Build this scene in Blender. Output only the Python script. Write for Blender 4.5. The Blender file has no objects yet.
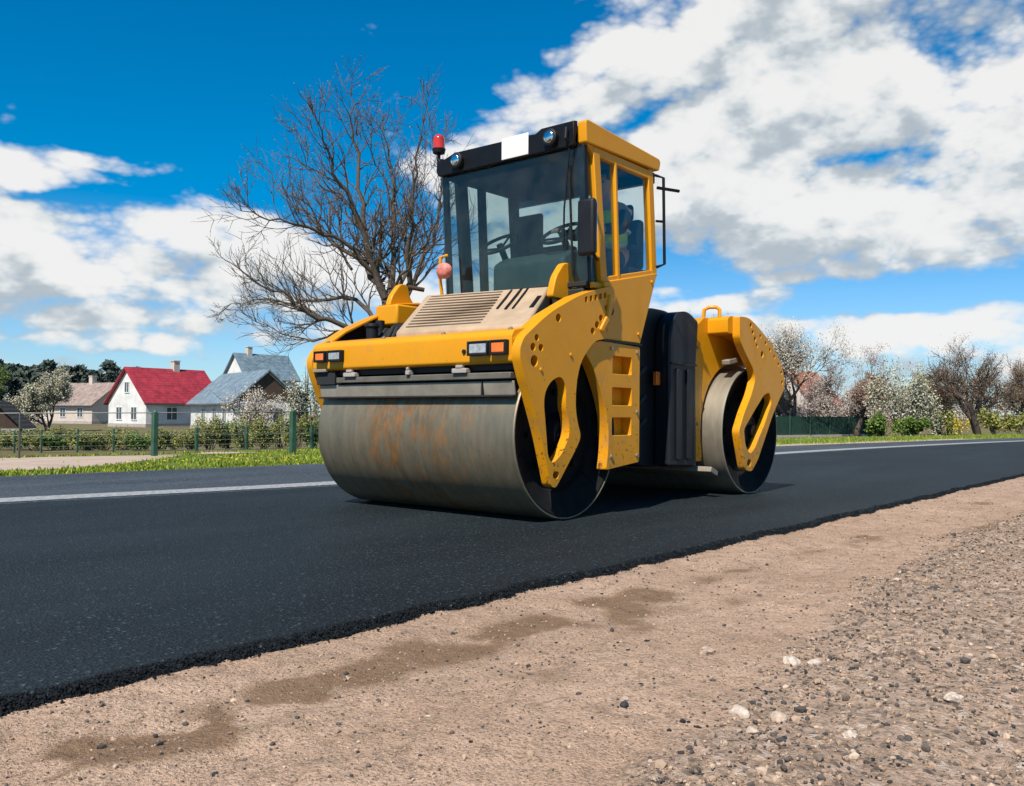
import bpy, bmesh, math, random
from mathutils import Vector, Matrix, noise as mnoise, Euler, geometry as mgeo
R = math.radians
S = bpy.context.scene
COL = S.collection
rnd = random.Random(7)
V = Vector

# ------------------------------------------------------------------ camera
CAM = V((-5.19565, -4.92529, 0.74935))
FW = V((0.762644, 0.646348, 0.024652)); RT = V((0.646391, -0.762972, 0.007279)); UP = V((-0.023514, -0.010384, 0.999670))
FPX = 893.35
cd = bpy.data.cameras.new('camera'); cam = bpy.data.objects.new('camera', cd); COL.objects.link(cam)
m = Matrix((RT, UP, -FW)).transposed().to_4x4(); m.translation = CAM; cam.matrix_world = m
cd.sensor_width = 36; cd.lens = FPX / 1024 * 36; cd.clip_start = .05; cd.clip_end = 5000
S.camera = cam

def at(px, py, d):                      # the world point seen at a pixel of the photo, d metres deep
    return CAM + (FW + RT * ((px - 512) / FPX) - UP * ((py - 393) / FPX)) * d
def direction(px, py): return (at(px, py, 1) - CAM).normalized()

# ------------------------------------------------------------------ materials
MATS = {}
def nt(name):
    m = bpy.data.materials.new(name); m.use_nodes = True
    t = m.node_tree; b = t.nodes['Principled BSDF']; MATS[name] = m
    return m, t, b
def N(t, typ, **kw):
    n = t.nodes.new(typ)
    for k, v in kw.items():
        if k.startswith('i_'):
            key = k[2:]
            key = int(key) if key.isdigit() else key.replace('_', ' ')
            n.inputs[key].default_value = v
        else: setattr(n, k, v)
    return n
def L(t, a, b): t.links.new(a, b)
def ramp(t, src, stops):
    r = t.nodes.new('ShaderNodeValToRGB'); e = r.color_ramp.elements
    while len(e) < len(stops): e.new(.5)
    for i, (p, c) in enumerate(stops):
        e[i].position = p; e[i].color = (*c, 1) if len(c) == 3 else c
    L(t, src, r.inputs[0]); return r.outputs[0]
def mixc(t, fac, a, b):
    n = t.nodes.new('ShaderNodeMix'); n.data_type = 'RGBA'
    for sock, val in ((n.inputs[0], fac), (n.inputs[6], a), (n.inputs[7], b)):
        if hasattr(val, 'is_linked') or isinstance(val, bpy.types.NodeSocket): L(t, val, sock)
        elif isinstance(val, tuple): sock.default_value = (*val, 1)
        else: sock.default_value = val
    return n.outputs[2]
def noise_tex(t, scale, detail=4, rough=.55, vec=None, dist=0):
    n = N(t, 'ShaderNodeTexNoise'); n.inputs['Scale'].default_value = scale; n.inputs['Detail'].default_value = detail
    n.inputs['Roughness'].default_value = rough; n.inputs['Distortion'].default_value = dist
    if vec is not None: L(t, vec, n.inputs['Vector'])
    return n.outputs['Fac']
def ocoord(t, scale=(1, 1, 1)):
    c = N(t, 'ShaderNodeTexCoord'); mp = N(t, 'ShaderNodeMapping'); mp.inputs['Scale'].default_value = scale
    L(t, c.outputs['Object'], mp.inputs[0]); return mp.outputs[0]
def bump(t, b, h, strength=.3, dist=.01):
    n = N(t, 'ShaderNodeBump'); n.inputs['Strength'].default_value = strength; n.inputs['Distance'].default_value = dist
    L(t, h, n.inputs['Height']); L(t, n.outputs[0], b.inputs['Normal'])
def simple(name, col, rough=.5, metal=0, var=.18, scale=6, bmp=0, bscale=60, spec=.5, coat=0):
    m, t, b = nt(name)
    v = ocoord(t)
    f = noise_tex(t, scale, 5, .6, v)
    dark = tuple(c * (1 - var) for c in col); lite = tuple(min(1, c * (1 + var)) for c in col)
    L(t, ramp(t, f, [(.3, dark), (.7, lite)]), b.inputs['Base Color'])
    b.inputs['Roughness'].default_value = rough; b.inputs['Metallic'].default_value = metal
    b.inputs['Specular IOR Level'].default_value = spec; b.inputs['Coat Weight'].default_value = coat
    if bmp: bump(t, b, noise_tex(t, bscale, 4, .6, v), bmp, .004)
    return m

def yellow():
    m, t, b = nt('yellow paint')
    v = ocoord(t)
    f = noise_tex(t, 2.2, 6, .65, v)
    base = mixc(t, f, (.64, .250, .004), (.74, .315, .007))
    d1 = noise_tex(t, 5, 8, .75, ocoord(t, (1, 1, .35)))
    dm = ramp(t, d1, [(.54, (0, 0, 0)), (.78, (.26, .26, .26))])
    c = mixc(t, dm, base, (.34, .20, .06))
    sp = noise_tex(t, 70, 3, .6, v)
    sm = ramp(t, sp, [(.66, (0, 0, 0)), (.72, (.6, .6, .6))])
    c = mixc(t, sm, c, (.22, .15, .07))
    g = N(t, 'ShaderNodeTexCoord'); sz = N(t, 'ShaderNodeSeparateXYZ'); L(t, g.outputs['Object'], sz.inputs[0])
    low = N(t, 'ShaderNodeMapRange', i_1=.2, i_2=1.5, i_3=.11, i_4=-.02); L(t, sz.outputs[2], low.inputs[0])
    bs_ = noise_tex(t, 26, 5, .7, v); ad = N(t, 'ShaderNodeMath', operation='ADD'); L(t, bs_, ad.inputs[0]); L(t, low.outputs[0], ad.inputs[1])
    c = mixc(t, ramp(t, ad.outputs[0], [(.66, (0,) * 3), (.72, (.85,) * 3)]), c, (.03, .025, .02))
    mud = noise_tex(t, 4, 6, .7, v); am = N(t, 'ShaderNodeMath', operation='ADD'); L(t, mud, am.inputs[0]); L(t, low.outputs[0], am.inputs[1])
    c = mixc(t, ramp(t, am.outputs[0], [(.58, (0,) * 3), (.78, (.5,) * 3)]), c, (.27, .18, .09))
    L(t, c, b.inputs['Base Color'])
    L(t, ramp(t, d1, [(.4, (.30,) * 3), (.75, (.6,) * 3)]), b.inputs['Roughness'])
    bump(t, b, noise_tex(t, 9, 3, .5, v), .06, .004); b.inputs['Specular IOR Level'].default_value = .28
yellow()
def steel(name, rust, lo, hi, streak):
    m, t, b = nt(name)
    v = ocoord(t, (1, streak, 1))
    f = noise_tex(t, 3.5, 6, .65, v)
    base = mixc(t, f, lo, hi)
    if rust:
        g = N(t, 'ShaderNodeTexCoord'); sx = N(t, 'ShaderNodeSeparateXYZ'); L(t, g.outputs['Object'], sx.inputs[0])
        # the rusty middle band of the drum, fading towards both ends
        ma = N(t, 'ShaderNodeMapRange', i_1=-1.0, i_2=-.25); L(t, sx.outputs[1], ma.inputs[0])
        mb = N(t, 'ShaderNodeMapRange', i_1=.75, i_2=.35); L(t, sx.outputs[1], mb.inputs[0])
        mm = N(t, 'ShaderNodeMath', operation='MULTIPLY'); L(t, ma.outputs[0], mm.inputs[0]); L(t, mb.outputs[0], mm.inputs[1])
        r1 = noise_tex(t, 6.5, 9, .74, ocoord(t, (.7, 1.5, .7)), .3)
        r1m = ramp(t, r1, [(.42, (0,) * 3), (.54, (.95,) * 3)])
        m2 = N(t, 'ShaderNodeMath', operation='MULTIPLY'); L(t, r1m, m2.inputs[0]); L(t, mm.outputs[0], m2.inputs[1])
        rc = ramp(t, noise_tex(t, 11, 5, .6, ocoord(t, (.7, 1.4, .7))), [(.35, (.13, .095, .055)), (.5, (.20, .105, .04)), (.66, (.34, .135, .03))])
        base = mixc(t, m2.outputs[0], base, rc)
        inv = N(t, 'ShaderNodeMapRange', i_1=0., i_2=1., i_3=.85, i_4=.35); L(t, m2.outputs[0], inv.inputs[0]); L(t, inv.outputs[0], b.inputs['Metallic'])
    else: b.inputs['Metallic'].default_value = .7
    bands = noise_tex(t, 14, 5, .7, ocoord(t, (.05, 1, .05)))
    base = mixc(t, ramp(t, bands, [(.40, (.28,) * 3), (.60, (0,) * 3)]), base, tuple(x * .62 for x in lo))
    splash = noise_tex(t, 48, 3, .6, ocoord(t))
    base = mixc(t, ramp(t, splash, [(.68, (0,) * 3), (.73, (.7,) * 3)]), base, (.05, .045, .04))
    L(t, base, b.inputs['Base Color'])
    L(t, ramp(t, noise_tex(t, 8, 6, .6, v), [(.3, (.50,) * 3), (.7, (.64,) * 3)]), b.inputs['Roughness'])
    bump(t, b, noise_tex(t, 30, 5, .6, v), .12, .003)
steel('drum steel', True, (.25, .21, .14), (.40, .33, .225), 2.5)
steel('worn steel', False, (.28, .25, .19), (.42, .37, .29), 2.5)
simple('hood dusty beige', (.42, .30, .19), .6, 0, .15, 7, .1)
simple('hood groove shade', (.10, .065, .04), .8)  # brown for the shade painted between the hood slats
simple('black paint', (.008, .008, .009), .42, 0, .3, 5, spec=.2)
simple('black matte', (.010, .010, .010), .8, 0, .4, 7, spec=.12)
simple('black plastic', (.011, .012, .014), .55, 0, .35, 4, .1, 30, spec=.25)
simple('tank plastic', (.013, .015, .018), .5, 0, .25, 3, .06, 20, spec=.3)
simple('rubber', (.015, .015, .015), .8)
simple('grey scraper', (.28, .24, .185), .6, .25, .25, 5, .2, 30)
simple('dark scraper', (.13, .115, .09), .65, .2, .35, 5, .2, 30)
simple('dark interior', (.014, .017, .017), .7)
simple('grey green console', (.055, .075, .07), .6)
simple('seat fabric', (.012, .012, .015), .85)
simple('white plate', (.80, .76, .72), .4, 0, .05)
simple('amber lens', (.75, .17, .02), .25)
simple('red lens', (.55, .03, .010), .2, coat=.6)
simple('red pink lens', (.66, .20, .15), .6, 0, .35, 25)
simple('clear lens', (.52, .48, .45), .12, .5, .35, 30)
simple('chrome', (.7, .7, .68), .15, 1)
simple('vest yellow', (.62, .75, .03), .7)
simple('reflective grey', (.6, .6, .58), .4)
simple('skin', (.50, .28, .19), .55)
simple('dark cloth', (.03, .028, .026), .85)
simple('hair', (.04, .025, .015), .7)
def glass(name, tint, body):
    m, t, b = nt(name)
    t.nodes.remove(b)
    out = t.nodes['Material Output']
    tr = N(t, 'ShaderNodeBsdfTransparent'); tr.inputs[0].default_value = (*tint, 1)
    gl = N(t, 'ShaderNodeBsdfGlossy'); gl.inputs['Roughness'].default_value = .03; gl.inputs[0].default_value = (.9, .95, .95, 1)
    lw = N(t, 'ShaderNodeLayerWeight'); lw.inputs[0].default_value = .5
    p5 = N(t, 'ShaderNodeMath', operation='POWER'); L(t, lw.outputs['Facing'], p5.inputs[0]); p5.inputs[1].default_value = 4.5
    fr = N(t, 'ShaderNodeMapRange', i_1=0., i_2=1., i_3=.03, i_4=.95); L(t, p5.outputs[0], fr.inputs[0])
    mx = N(t, 'ShaderNodeMixShader'); L(t, fr.outputs[0], mx.inputs[0]); L(t, tr.outputs[0], mx.inputs[1]); L(t, gl.outputs[0], mx.inputs[2])
    df = N(t, 'ShaderNodeBsdfDiffuse'); df.inputs[0].default_value = (.35, .36, .34, 1)
    f = noise_tex(t, 5, 5, .6, ocoord(t))
    dust = N(t, 'ShaderNodeMapRange', i_1=.3, i_2=.8, i_3=0., i_4=body); L(t, f, dust.inputs[0])
    m2 = N(t, 'ShaderNodeMixShader'); L(t, dust.outputs[0], m2.inputs[0]); L(t, mx.outputs[0], m2.inputs[1]); L(t, df.outputs[0], m2.inputs[2])
    L(t, m2.outputs[0], out.inputs[0])
glass('cab glass', (.70, .79, .79), .05)
glass('cab glass clear', (.90, .94, .94), .015)

def island(name, stops, rough=.8, trans=0, spec=.3):
    m, t, b = nt(name)
    g = N(t, 'ShaderNodeNewGeometry')
    L(t, ramp(t, g.outputs['Random Per Island'], stops), b.inputs['Base Color'])
    b.inputs['Roughness'].default_value = rough; b.inputs['Specular IOR Level'].default_value = spec
    return m
island('gravel stones', [(0, (.035, .035, .035)), (.30, (.11, .09, .075)), (.42, (.25, .175, .12)), (.88, (.42, .295, .20)), (1, (.52, .40, .29))])
island('asphalt crumbs', [(0, (.010, .011, .012)), (.6, (.028, .029, .030)), (.85, (.07, .06, .05)), (1, (.13, .105, .085))], .75)
island('grass blades', [(0, (.07, .12, .012)), (.5, (.18, .24, .02)), (.85, (.27, .32, .03)), (1, (.45, .42, .04))], .7)
island('white blossom', [(0, (.20, .17, .11)), (.4, (.40, .35, .27)), (1, (.62, .56, .48))], .8)
island('cream blossom', [(0, (.12, .13, .05)), (.4, (.30, .28, .18)), (1, (.56, .51, .40))], .8)
island('pink buds', [(0, (.12, .08, .06)), (.5, (.28, .18, .13)), (1, (.46, .32, .25))], .8)
island('brown buds', [(0, (.08, .055, .04)), (.5, (.17, .11, .07)), (1, (.28, .19, .10))], .8)
island('olive leaves', [(0, (.06, .065, .015)), (.5, (.18, .185, .035)), (1, (.33, .31, .08))], .7)
island('fresh leaves', [(0, (.03, .06, .01)), (.5, (.09, .15, .02)), (1, (.20, .26, .04))], .7)
island('hazed dark leaves', [(0, (.030, .042, .036)), (.6, (.045, .062, .048)), (1, (.07, .085, .055))], .8)  # far wood: distance haze mixed into the leaf colour, lighter and bluish
island('grey pink twigs', [(0, (.14, .10, .08)), (.5, (.30, .24, .20)), (1, (.48, .41, .36))], .8)
island('yellow petals', [(0, (.5, .38, .02)), (1, (.7, .55, .05))], .8)
simple('bark', (.085, .062, .048), .9, 0, .35, 8, .5, 40)
simple('bark pale', (.088, .063, .046), .9, 0, .3, 8, .5, 40)
simple('white wall', (.66, .64, .60), .85, 0, .2, .8, .3, 8)
simple('cream wall', (.55, .46, .38), .8, 0, .1, 2)
simple('window dark', (.06, .07, .08), .15)
simple('window frame white', (.7, .7, .68), .6)
simple('dark wood', (.055, .033, .02), .8, 0, .3, 3)
simple('green post', (.03, .085, .045), .6, 0, .35, 4, .3, 30)
simple('green panel', (.012, .045, .028), .65, 0, .25, 3)
simple('wire', (.09, .10, .09), .5, .5)
simple('concrete', (.38, .33, .29), .85, 0, .15, 3)
def roofmat(name, col, freq, rough=.5):
    m, t, b = nt(name)
    v = ocoord(t)
    w = N(t, 'ShaderNodeTexWave'); w.inputs['Scale'].default_value = freq; w.inputs['Distortion'].default_value = .4; L(t, v, w.inputs[0])
    f = noise_tex(t, 1.6, 8, .75, v)
    c = mixc(t, ramp(t, f, [(.35, (0,) * 3), (.65, (1,) * 3)]), tuple(x * .55 for x in col), tuple(min(1, x * 1.25) for x in col))
    L(t, c, b.inputs['Base Color']); b.inputs['Roughness'].default_value = rough
    bump(t, b, w.outputs['Fac'], .5, .04)
roofmat('red roof', (.34, .030, .04), 1.2)
roofmat('grey roof', (.20, .25, .27), .9, .4)
roofmat('blue grey roof', (.16, .22, .25), .9, .4)
roofmat('brown roof', (.30, .22, .18), 1.4, .8)
roofmat('orange roof', (.42, .13, .06), 1.4, .8)
roofmat('dark roof', (.03, .022, .018), 1.4, .8)

# ground: dirt near, grass beyond; masks are real stains and zones stored on the mesh
def ground_mat():
    m, t, b = nt('ground')
    at_g = N(t, 'ShaderNodeAttribute', attribute_name='grass'); at_d = N(t, 'ShaderNodeAttribute', attribute_name='damp'); at_s = N(t, 'ShaderNodeAttribute', attribute_name='stony')
    v = ocoord(t)
    n1 = noise_tex(t, 1.3, 6, .6, v); n2 = noise_tex(t, 16, 6, .7, v); n3 = noise_tex(t, 110, 3, .7, v)
    dirt = ramp(t, n1, [(.3, (.46, .298, .195)), (.7, (.61, .415, .288))])
    dirt = mixc(t, ramp(t, n2, [(.36, (.75,) * 3), (.52, (0,) * 3)]), dirt, (.31, .21, .14))
    dirt = mixc(t, ramp(t, n3, [(.36, (.9,) * 3), (.46, (0,) * 3)]), dirt, (.17, .115, .075))
    dirt = mixc(t, ramp(t, n3, [(.57, (0,) * 3), (.66, (.7,) * 3)]), dirt, (.66, .53, .41))
    stain = mixc(t, n2, (.14, .08, .042), (.31, .195, .115))
    dn = N(t, 'ShaderNodeMath', operation='MULTIPLY_ADD'); L(t, n2, dn.inputs[0]); dn.inputs[1].default_value = 1.3; dn.inputs[2].default_value = -.65
    ds = N(t, 'ShaderNodeMath', operation='ADD'); L(t, at_d.outputs['Fac'], ds.inputs[0]); L(t, dn.outputs[0], ds.inputs[1])
    c = mixc(t, ramp(t, ds.outputs[0], [(.22, (0,) * 3), (.75, (.9,) * 3)]), dirt, stain)
    vo = N(t, 'ShaderNodeTexVoronoi'); vo.inputs['Scale'].default_value = 42; L(t, v, vo.inputs['Vector'])
    sc = ramp(t, vo.outputs['Color'], [(.12, (.06, .055, .05)), (.35, (.22, .165, .12)), (.7, (.42, .31, .23)), (1, (.66, .55, .45))])
    sm = N(t, 'ShaderNodeMath', operation='MULTIPLY'); L(t, at_s.outputs['Fac'], sm.inputs[0]); L(t, ramp(t, vo.outputs['Distance'], [(.25, (.9,) * 3), (.6, (.35,) * 3)]), sm.inputs[1])
    c = mixc(t, sm.outputs[0], c, sc)
    g1 = noise_tex(t, .35, 5, .6, v); g2 = noise_tex(t, 9, 5, .7, v)
    gr = mixc(t, g1, (.10, .14, .018), (.20, .24, .03)); gr = mixc(t, ramp(t, g2, [(.3, (.8,) * 3), (.55, (0,) * 3)]), gr, (.045, .08, .012))
    at_n = N(t, 'ShaderNodeAttribute', attribute_name='garden')
    gr = mixc(t, at_n.outputs['Fac'], gr, mixc(t, g1, (.10, .085, .035), (.20, .16, .075)))
    c = mixc(t, at_g.outputs['Fac'], c, gr)
    L(t, c, b.inputs['Base Color']); b.inputs['Roughness'].default_value = .95; b.inputs['Specular IOR Level'].default_value = .15
    h = N(t, 'ShaderNodeMath', operation='MULTIPLY_ADD'); L(t, n3, h.inputs[0]); h.inputs[1].default_value = .4; L(t, n2, h.inputs[2])
    bump(t, b, h.outputs[0], 1.0, .03)
ground_mat()
def asphalt(name, lo, hi, rough, bs):
    m, t, b = nt(name)
    v = ocoord(t)
    n1 = noise_tex(t, 120, 4, .75, v); n2 = noise_tex(t, .6, 4, .6, ocoord(t, (.35, 1.6, 1)))
    vo = N(t, 'ShaderNodeTexVoronoi'); vo.inputs['Scale'].default_value = 95; L(t, v, vo.inputs['Vector'])
    n4 = noise_tex(t, 55, 5, .85, v)
    c = mixc(t, n1, lo, hi)
    c = mixc(t, ramp(t, n4, [(.38, (.95,) * 3), (.54, (0,) * 3)]), c, tuple(x * .25 for x in lo))
    c = mixc(t, ramp(t, n4, [(.55, (0,) * 3), (.66, (.8,) * 3)]), c, tuple(x * 4 for x in hi))
    c = mixc(t, ramp(t, n2, [(.35, (0,) * 3), (.7, (.75,) * 3)]), c, tuple(x * 1.5 for x in hi))
    c = mixc(t, ramp(t, vo.outputs['Color'], [(.84, (0,) * 3), (.90, (.7,) * 3)]), c, tuple(x * 5 for x in hi))
    L(t, c, b.inputs['Base Color']); b.inputs['Roughness'].default_value = rough; b.inputs['Specular IOR Level'].default_value = .22
    h = N(t, 'ShaderNodeMath', operation='ADD'); L(t, n4, h.inputs[0]); L(t, vo.outputs['Distance'], h.inputs[1])
    bump(t, b, h.outputs[0], bs, .010)
asphalt('fresh asphalt', (.0045, .0075, .009), (.015, .0225, .026), .66, 1.0)
asphalt('old asphalt', (.022, .028, .034), (.05, .06, .068), .7, .4)
def paintline():
    m, t, b = nt('road paint'); v = ocoord(t)
    c = mixc(t, ramp(t, noise_tex(t, 22, 6, .75, v), [(.42, (.8,) * 3), (.56, (0,) * 3)]), (.36, .36, .35), (.12, .125, .13))
    L(t, c, b.inputs['Base Color']); b.inputs['Roughness'].default_value = .75
paintline()
simple('path dirt', (.42, .32, .25), .95, 0, .15, 1.5, .4, 20, spec=.1)

# ------------------------------------------------------------------ mesh helpers
def fin(name, bm, mat, parent=None, org=V((0, 0, 0)), bevel=0, smooth=40, loc=None, seg=2):
    me = bpy.data.meshes.new(name)
    if org.length: bmesh.ops.translate(bm, verts=bm.verts, vec=-org)
    bm.to_mesh(me); bm.free()
    return fin_mesh(name, me, mat, parent, bevel, smooth, loc, seg)
def fin_mesh(name, me, mat, parent=None, bevel=0, smooth=40, loc=None, seg=2):
    me.name = name
    for mm in ([mat] if isinstance(mat, str) else mat): me.materials.append(MATS[mm])
    if smooth:
        me.polygons.foreach_set('use_smooth', [True] * len(me.polygons)); me.set_sharp_from_angle(angle=R(smooth))
    o = bpy.data.objects.new(name, me); COL.objects.link(o)
    if loc is not None: o.location = loc
    if parent: o.parent = parent
    if bevel:
        b = o.modifiers.new('bevel', 'BEVEL'); b.width = bevel; b.segments = seg; b.limit_method = 'ANGLE'; b.angle_limit = R(38)
    return o
def box(bm, lo, hi, rot=None):
    lo, hi = V(lo), V(hi); c = (lo + hi) / 2; s = hi - lo
    M = Matrix.Translation(c)
    if rot: M = M @ Euler(rot).to_matrix().to_4x4()
    M = M @ Matrix.Diagonal((*[abs(x) for x in s], 1))
    return bmesh.ops.create_cube(bm, size=1, matrix=M)['verts']
def cyl(bm, a, b, r0, r1=None, n=12, caps=True):
    a, b = V(a), V(b); d = b - a
    r1 = r0 if r1 is None else r1
    M = Matrix.Translation((a + b) / 2) @ d.to_track_quat('Z', 'Y').to_matrix().to_4x4()
    return bmesh.ops.create_cone(bm, cap_ends=caps, segments=n, radius1=r0, radius2=r1, depth=d.length, matrix=M)['verts']
def tube(bm, pts, rad, n=6, caps=True):
    pts = [V(p) for p in pts]
    rads = rad if isinstance(rad, (list, tuple)) else [rad] * len(pts)
    rings = []; prev = None
    for i, p in enumerate(pts):
        d = (pts[min(i + 1, len(pts) - 1)] - pts[max(i - 1, 0)])
        d = d.normalized() if d.length > 1e-9 else V((0, 0, 1))
        if prev is None:
            x = d.orthogonal().normalized()
        else:
            x = prev - d * prev.dot(d); x = x.normalized() if x.length > 1e-6 else d.orthogonal().normalized()
        prev = x; y = d.cross(x)
        rings.append([bm.verts.new(p + (x * math.cos(2 * math.pi * k / n) + y * math.sin(2 * math.pi * k / n)) * rads[i]) for k in range(n)])
    for A, B in zip(rings, rings[1:]):
        for k in range(n): bm.faces.new((A[k], A[(k + 1) % n], B[(k + 1) % n], B[k]))
    if caps and n > 2:
        bm.faces.new(rings[0][::-1]); bm.faces.new(rings[-1])
def lathe_y(bm, prof, cx, cz, n=64, y_sign=1, closed=False):
    """prof: list of (radius, y); turned about the axis through (cx, cz) along Y"""
    rings = []
    for r, y in prof:
        rings.append([bm.verts.new((cx + r * math.cos(2 * math.pi * k / n), y, cz + r * math.sin(2 * math.pi * k / n))) for k in range(n)])
    pairs = list(zip(rings, rings[1:]))
    if closed: pairs.append((rings[-1], rings[0]))
    for A, B in pairs:
        for k in range(n): bm.faces.new((A[k], B[k], B[(k + 1) % n], A[(k + 1) % n]))
    return rings
def sphere(bm, c, r, sc=(1, 1, 1), u=12, v=8):
    return bmesh.ops.create_uvsphere(bm, u_segments=u, v_segments=v, radius=r, matrix=Matrix.Translation(V(c)) @ Matrix.Diagonal((*sc, 1)))['verts']
def fillet(pts, r, n=4):
    out = []
    k = len(pts)
    for i in range(k):
        p = V(pts[i][:2]); a = V(pts[i - 1][:2]); b = V(pts[(i + 1) % k][:2])
        rr = pts[i][2] if len(pts[i]) > 2 else r
        if rr <= 0: out.append(p); continue
        da, db = a - p, b - p
        p0 = p + da.normalized() * min(rr, da.length * .48); p1 = p + db.normalized() * min(rr, db.length * .48)
        for j in range(n + 1):
            s = j / n; out.append(p0 * (1 - s) ** 2 + p * 2 * s * (1 - s) + p1 * s * s)
    return out
def circle(x, z, r, n=14, sx=1): return [V((x + r * sx * math.cos(2 * math.pi * k / n), z + r * math.sin(2 * math.pi * k / n))) for k in range(n)]
def plate(name, outline, holes, y0, y1, mat, parent, org, bev=.006, axis='Y'):
    """a flat plate with holes, outline in (x, z), solid between y0 and y1"""
    loops = [[V((p[0], p[1])) for p in l] for l in [outline] + holes]
    pts, edges = [], []
    for l in loops:
        o = len(pts); pts += l; edges += [(o + i, o + (i + 1) % len(l)) for i in range(len(l))]
    vs, es, fs, *_ = mgeo.delaunay_2d_cdt(pts, edges, [], 0, 1e-6)
    def inside(p):
        c = False
        for l in loops:
            for a, b in zip(l, l[1:] + l[:1]):
                if (a.y > p.y) != (b.y > p.y) and p.x < (b.x - a.x) * (p.y - a.y) / (b.y - a.y) + a.x: c = not c
        return c
    keep = [f for f in fs if inside(sum((vs[i] for i in f), V((0, 0))) / len(f))]
    bm = bmesh.new()
    A = [bm.verts.new((v.x, y0, v.y)) for v in vs]; B = [bm.verts.new((v.x, y1, v.y)) for v in vs]
    cnt = {}
    for f in keep:
        bm.faces.new([A[i] for i in f]); bm.faces.new([B[i] for i in reversed(f)])
        for a, b in zip(f, list(f[1:]) + [f[0]]):
            k = (min(a, b), max(a, b)); cnt[k] = cnt.get(k, 0) + 1
    for (a, b), n in cnt.items():
        if n == 1: bm.faces.new((A[a], A[b], B[b], B[a]))
    bmesh.ops.delete(bm, geom=[v for v in bm.verts if not v.link_faces], context='VERTS')
    bmesh.ops.recalc_face_normals(bm, faces=bm.faces)
    bmesh.ops.dissolve_limit(bm, angle_limit=R(.5), verts=bm.verts, edges=bm.edges)
    return fin(name, bm, mat, parent, org, bev * .5, 35)
def empty(name, label, cat, loc, group=None):
    o = bpy.data.objects.new(name, None); COL.objects.link(o); o.location = loc; o.empty_display_size = .3
    return tag(o, label, cat, group)
def tag(o, label, cat, group=None):
    o['label'] = label; o['category'] = cat
    if group: o['group'] = group
    return o
def kind(o, k, label=None, cat=None):
    o['kind'] = k
    if label: o['label'] = label
    if cat: o['category'] = cat
    return o
def grown(name, verts, edges, radii, mat, parent, org, root=0, sub=2):
    """one continuous body grown round a skeleton"""
    me = bpy.data.meshes.new(name); me.from_pydata([V(v) - org for v in verts], edges, [])
    tmp = bpy.data.objects.new('tmp', me); COL.objects.link(tmp)
    tmp.modifiers.new('skin', 'SKIN'); sb = tmp.modifiers.new('sub', 'SUBSURF'); sb.levels = sub; sb.render_levels = sub
    if not me.skin_vertices: bpy.context.view_layer.update()
    for i, sv in enumerate(me.skin_vertices[0].data):
        r = radii[i]; sv.radius = r if isinstance(r, tuple) else (r, r); sv.use_root = (i == root)
    dg = bpy.context.evaluated_depsgraph_get(); dg.update()
    out = bpy.data.meshes.new_from_object(tmp.evaluated_get(dg)); bpy.data.objects.remove(tmp)
    out.materials.clear()
    return fin_mesh(name, out, mat, parent, 0, 180)

# ------------------------------------------------------------------ terrain and road
def interp(tab, x):
    if x <= tab[0][0]: return tab[0][1] + (x - tab[0][0]) * (tab[1][1] - tab[0][1]) / (tab[1][0] - tab[0][0])
    if x >= tab[-1][0]: return tab[-1][1] + (x - tab[-1][0]) * (tab[-1][1] - tab[-2][1]) / (tab[-1][0] - tab[-2][0])
    for i in range(len(tab) - 1):
        x0, y0 = tab[i]; x1, y1 = tab[i + 1]
        if x0 <= x <= x1:
            h = x1 - x0; s = (x - x0) / h
            m0 = (y1 - tab[max(i - 1, 0)][1]) / (x1 - tab[max(i - 1, 0)][0]); j = min(i + 2, len(tab) - 1)
            m1 = (tab[j][1] - y0) / (tab[j][0] - x0)
            return (2 * s ** 3 - 3 * s * s + 1) * y0 + (s ** 3 - 2 * s * s + s) * h * m0 + (-2 * s ** 3 + 3 * s * s) * y1 + (s ** 3 - s * s) * h * m1
FAR = [(-60, 6.6), (-8, 6.55), (-1.1, 6.3), (3.3, 6.02), (10, 5.4), (21.8, 4.15), (36, 2.4), (60, -2.2), (120, -20), (240, -70)]
LIN = [(-60, 4.2), (-8, 3.9), (-2.2, 3.27), (.84, 2.86), (6, 2.80), (13, 2.85), (19, 2.55), (30, 1.35), (60, -4.3), (120, -22), (240, -72)]
NEAR = [(-60, -2.4), (0, -2.4), (20, -2.45), (36, -3.4), (60, -8.4), (120, -26), (240, -76)]
far = lambda x: interp(FAR, x); lin = lambda x: interp(LIN, x); near = lambda x: interp(NEAR, x)
def fbm(x, y, s, o=4): return mnoise.fractal(V((x * s, y * s, 1.7)), 1, 2.1, o)
STL = [(-9, -4.1), (-3.6, -3.80), (-3.2, -3.80), (-2.88, -3.76), (-2.26, -3.66), (-1.31, -3.50), (0, -3.36), (3.1, -3.30), (12, -3.4)]
def stony(x, y):
    # loose gravel lies beyond a ragged line along the shoulder
    e = interp(STL, x) + .10 * fbm(x, y, 1.6) + .05 * fbm(x, y, 5)
    return max(0, min(1, (e - y) / .16))
STAIN = [(-4.4, -2.86, .45, .055, 1), (-4.05, -2.86, .35, .06, 1), (-3.62, -2.80, .35, .07, .9), (-3.2, -2.76, .35, .06, .8), (-2.85, -2.83, .35, .07, .85), (-2.4, -2.79, .32, .05, .75), (-2.12, -2.86, .36, .10, 1.15), (-2.32, -3.06, .3, .07, .75), (-.75, -2.86, .7, .07, .7), (.6, -2.95, .8, .08, .5), (-4.5, -2.95, .4, .06, .9), (1.9, -3.35, .9, .09, .8), (-3.0, -3.25, .3, .07, .45), (-1.4, -3.2, .5, .06, .4), (-6, -2.9, 1.2, .1, .9), (4, -2.9, 1.5, .1, .6)]
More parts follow.
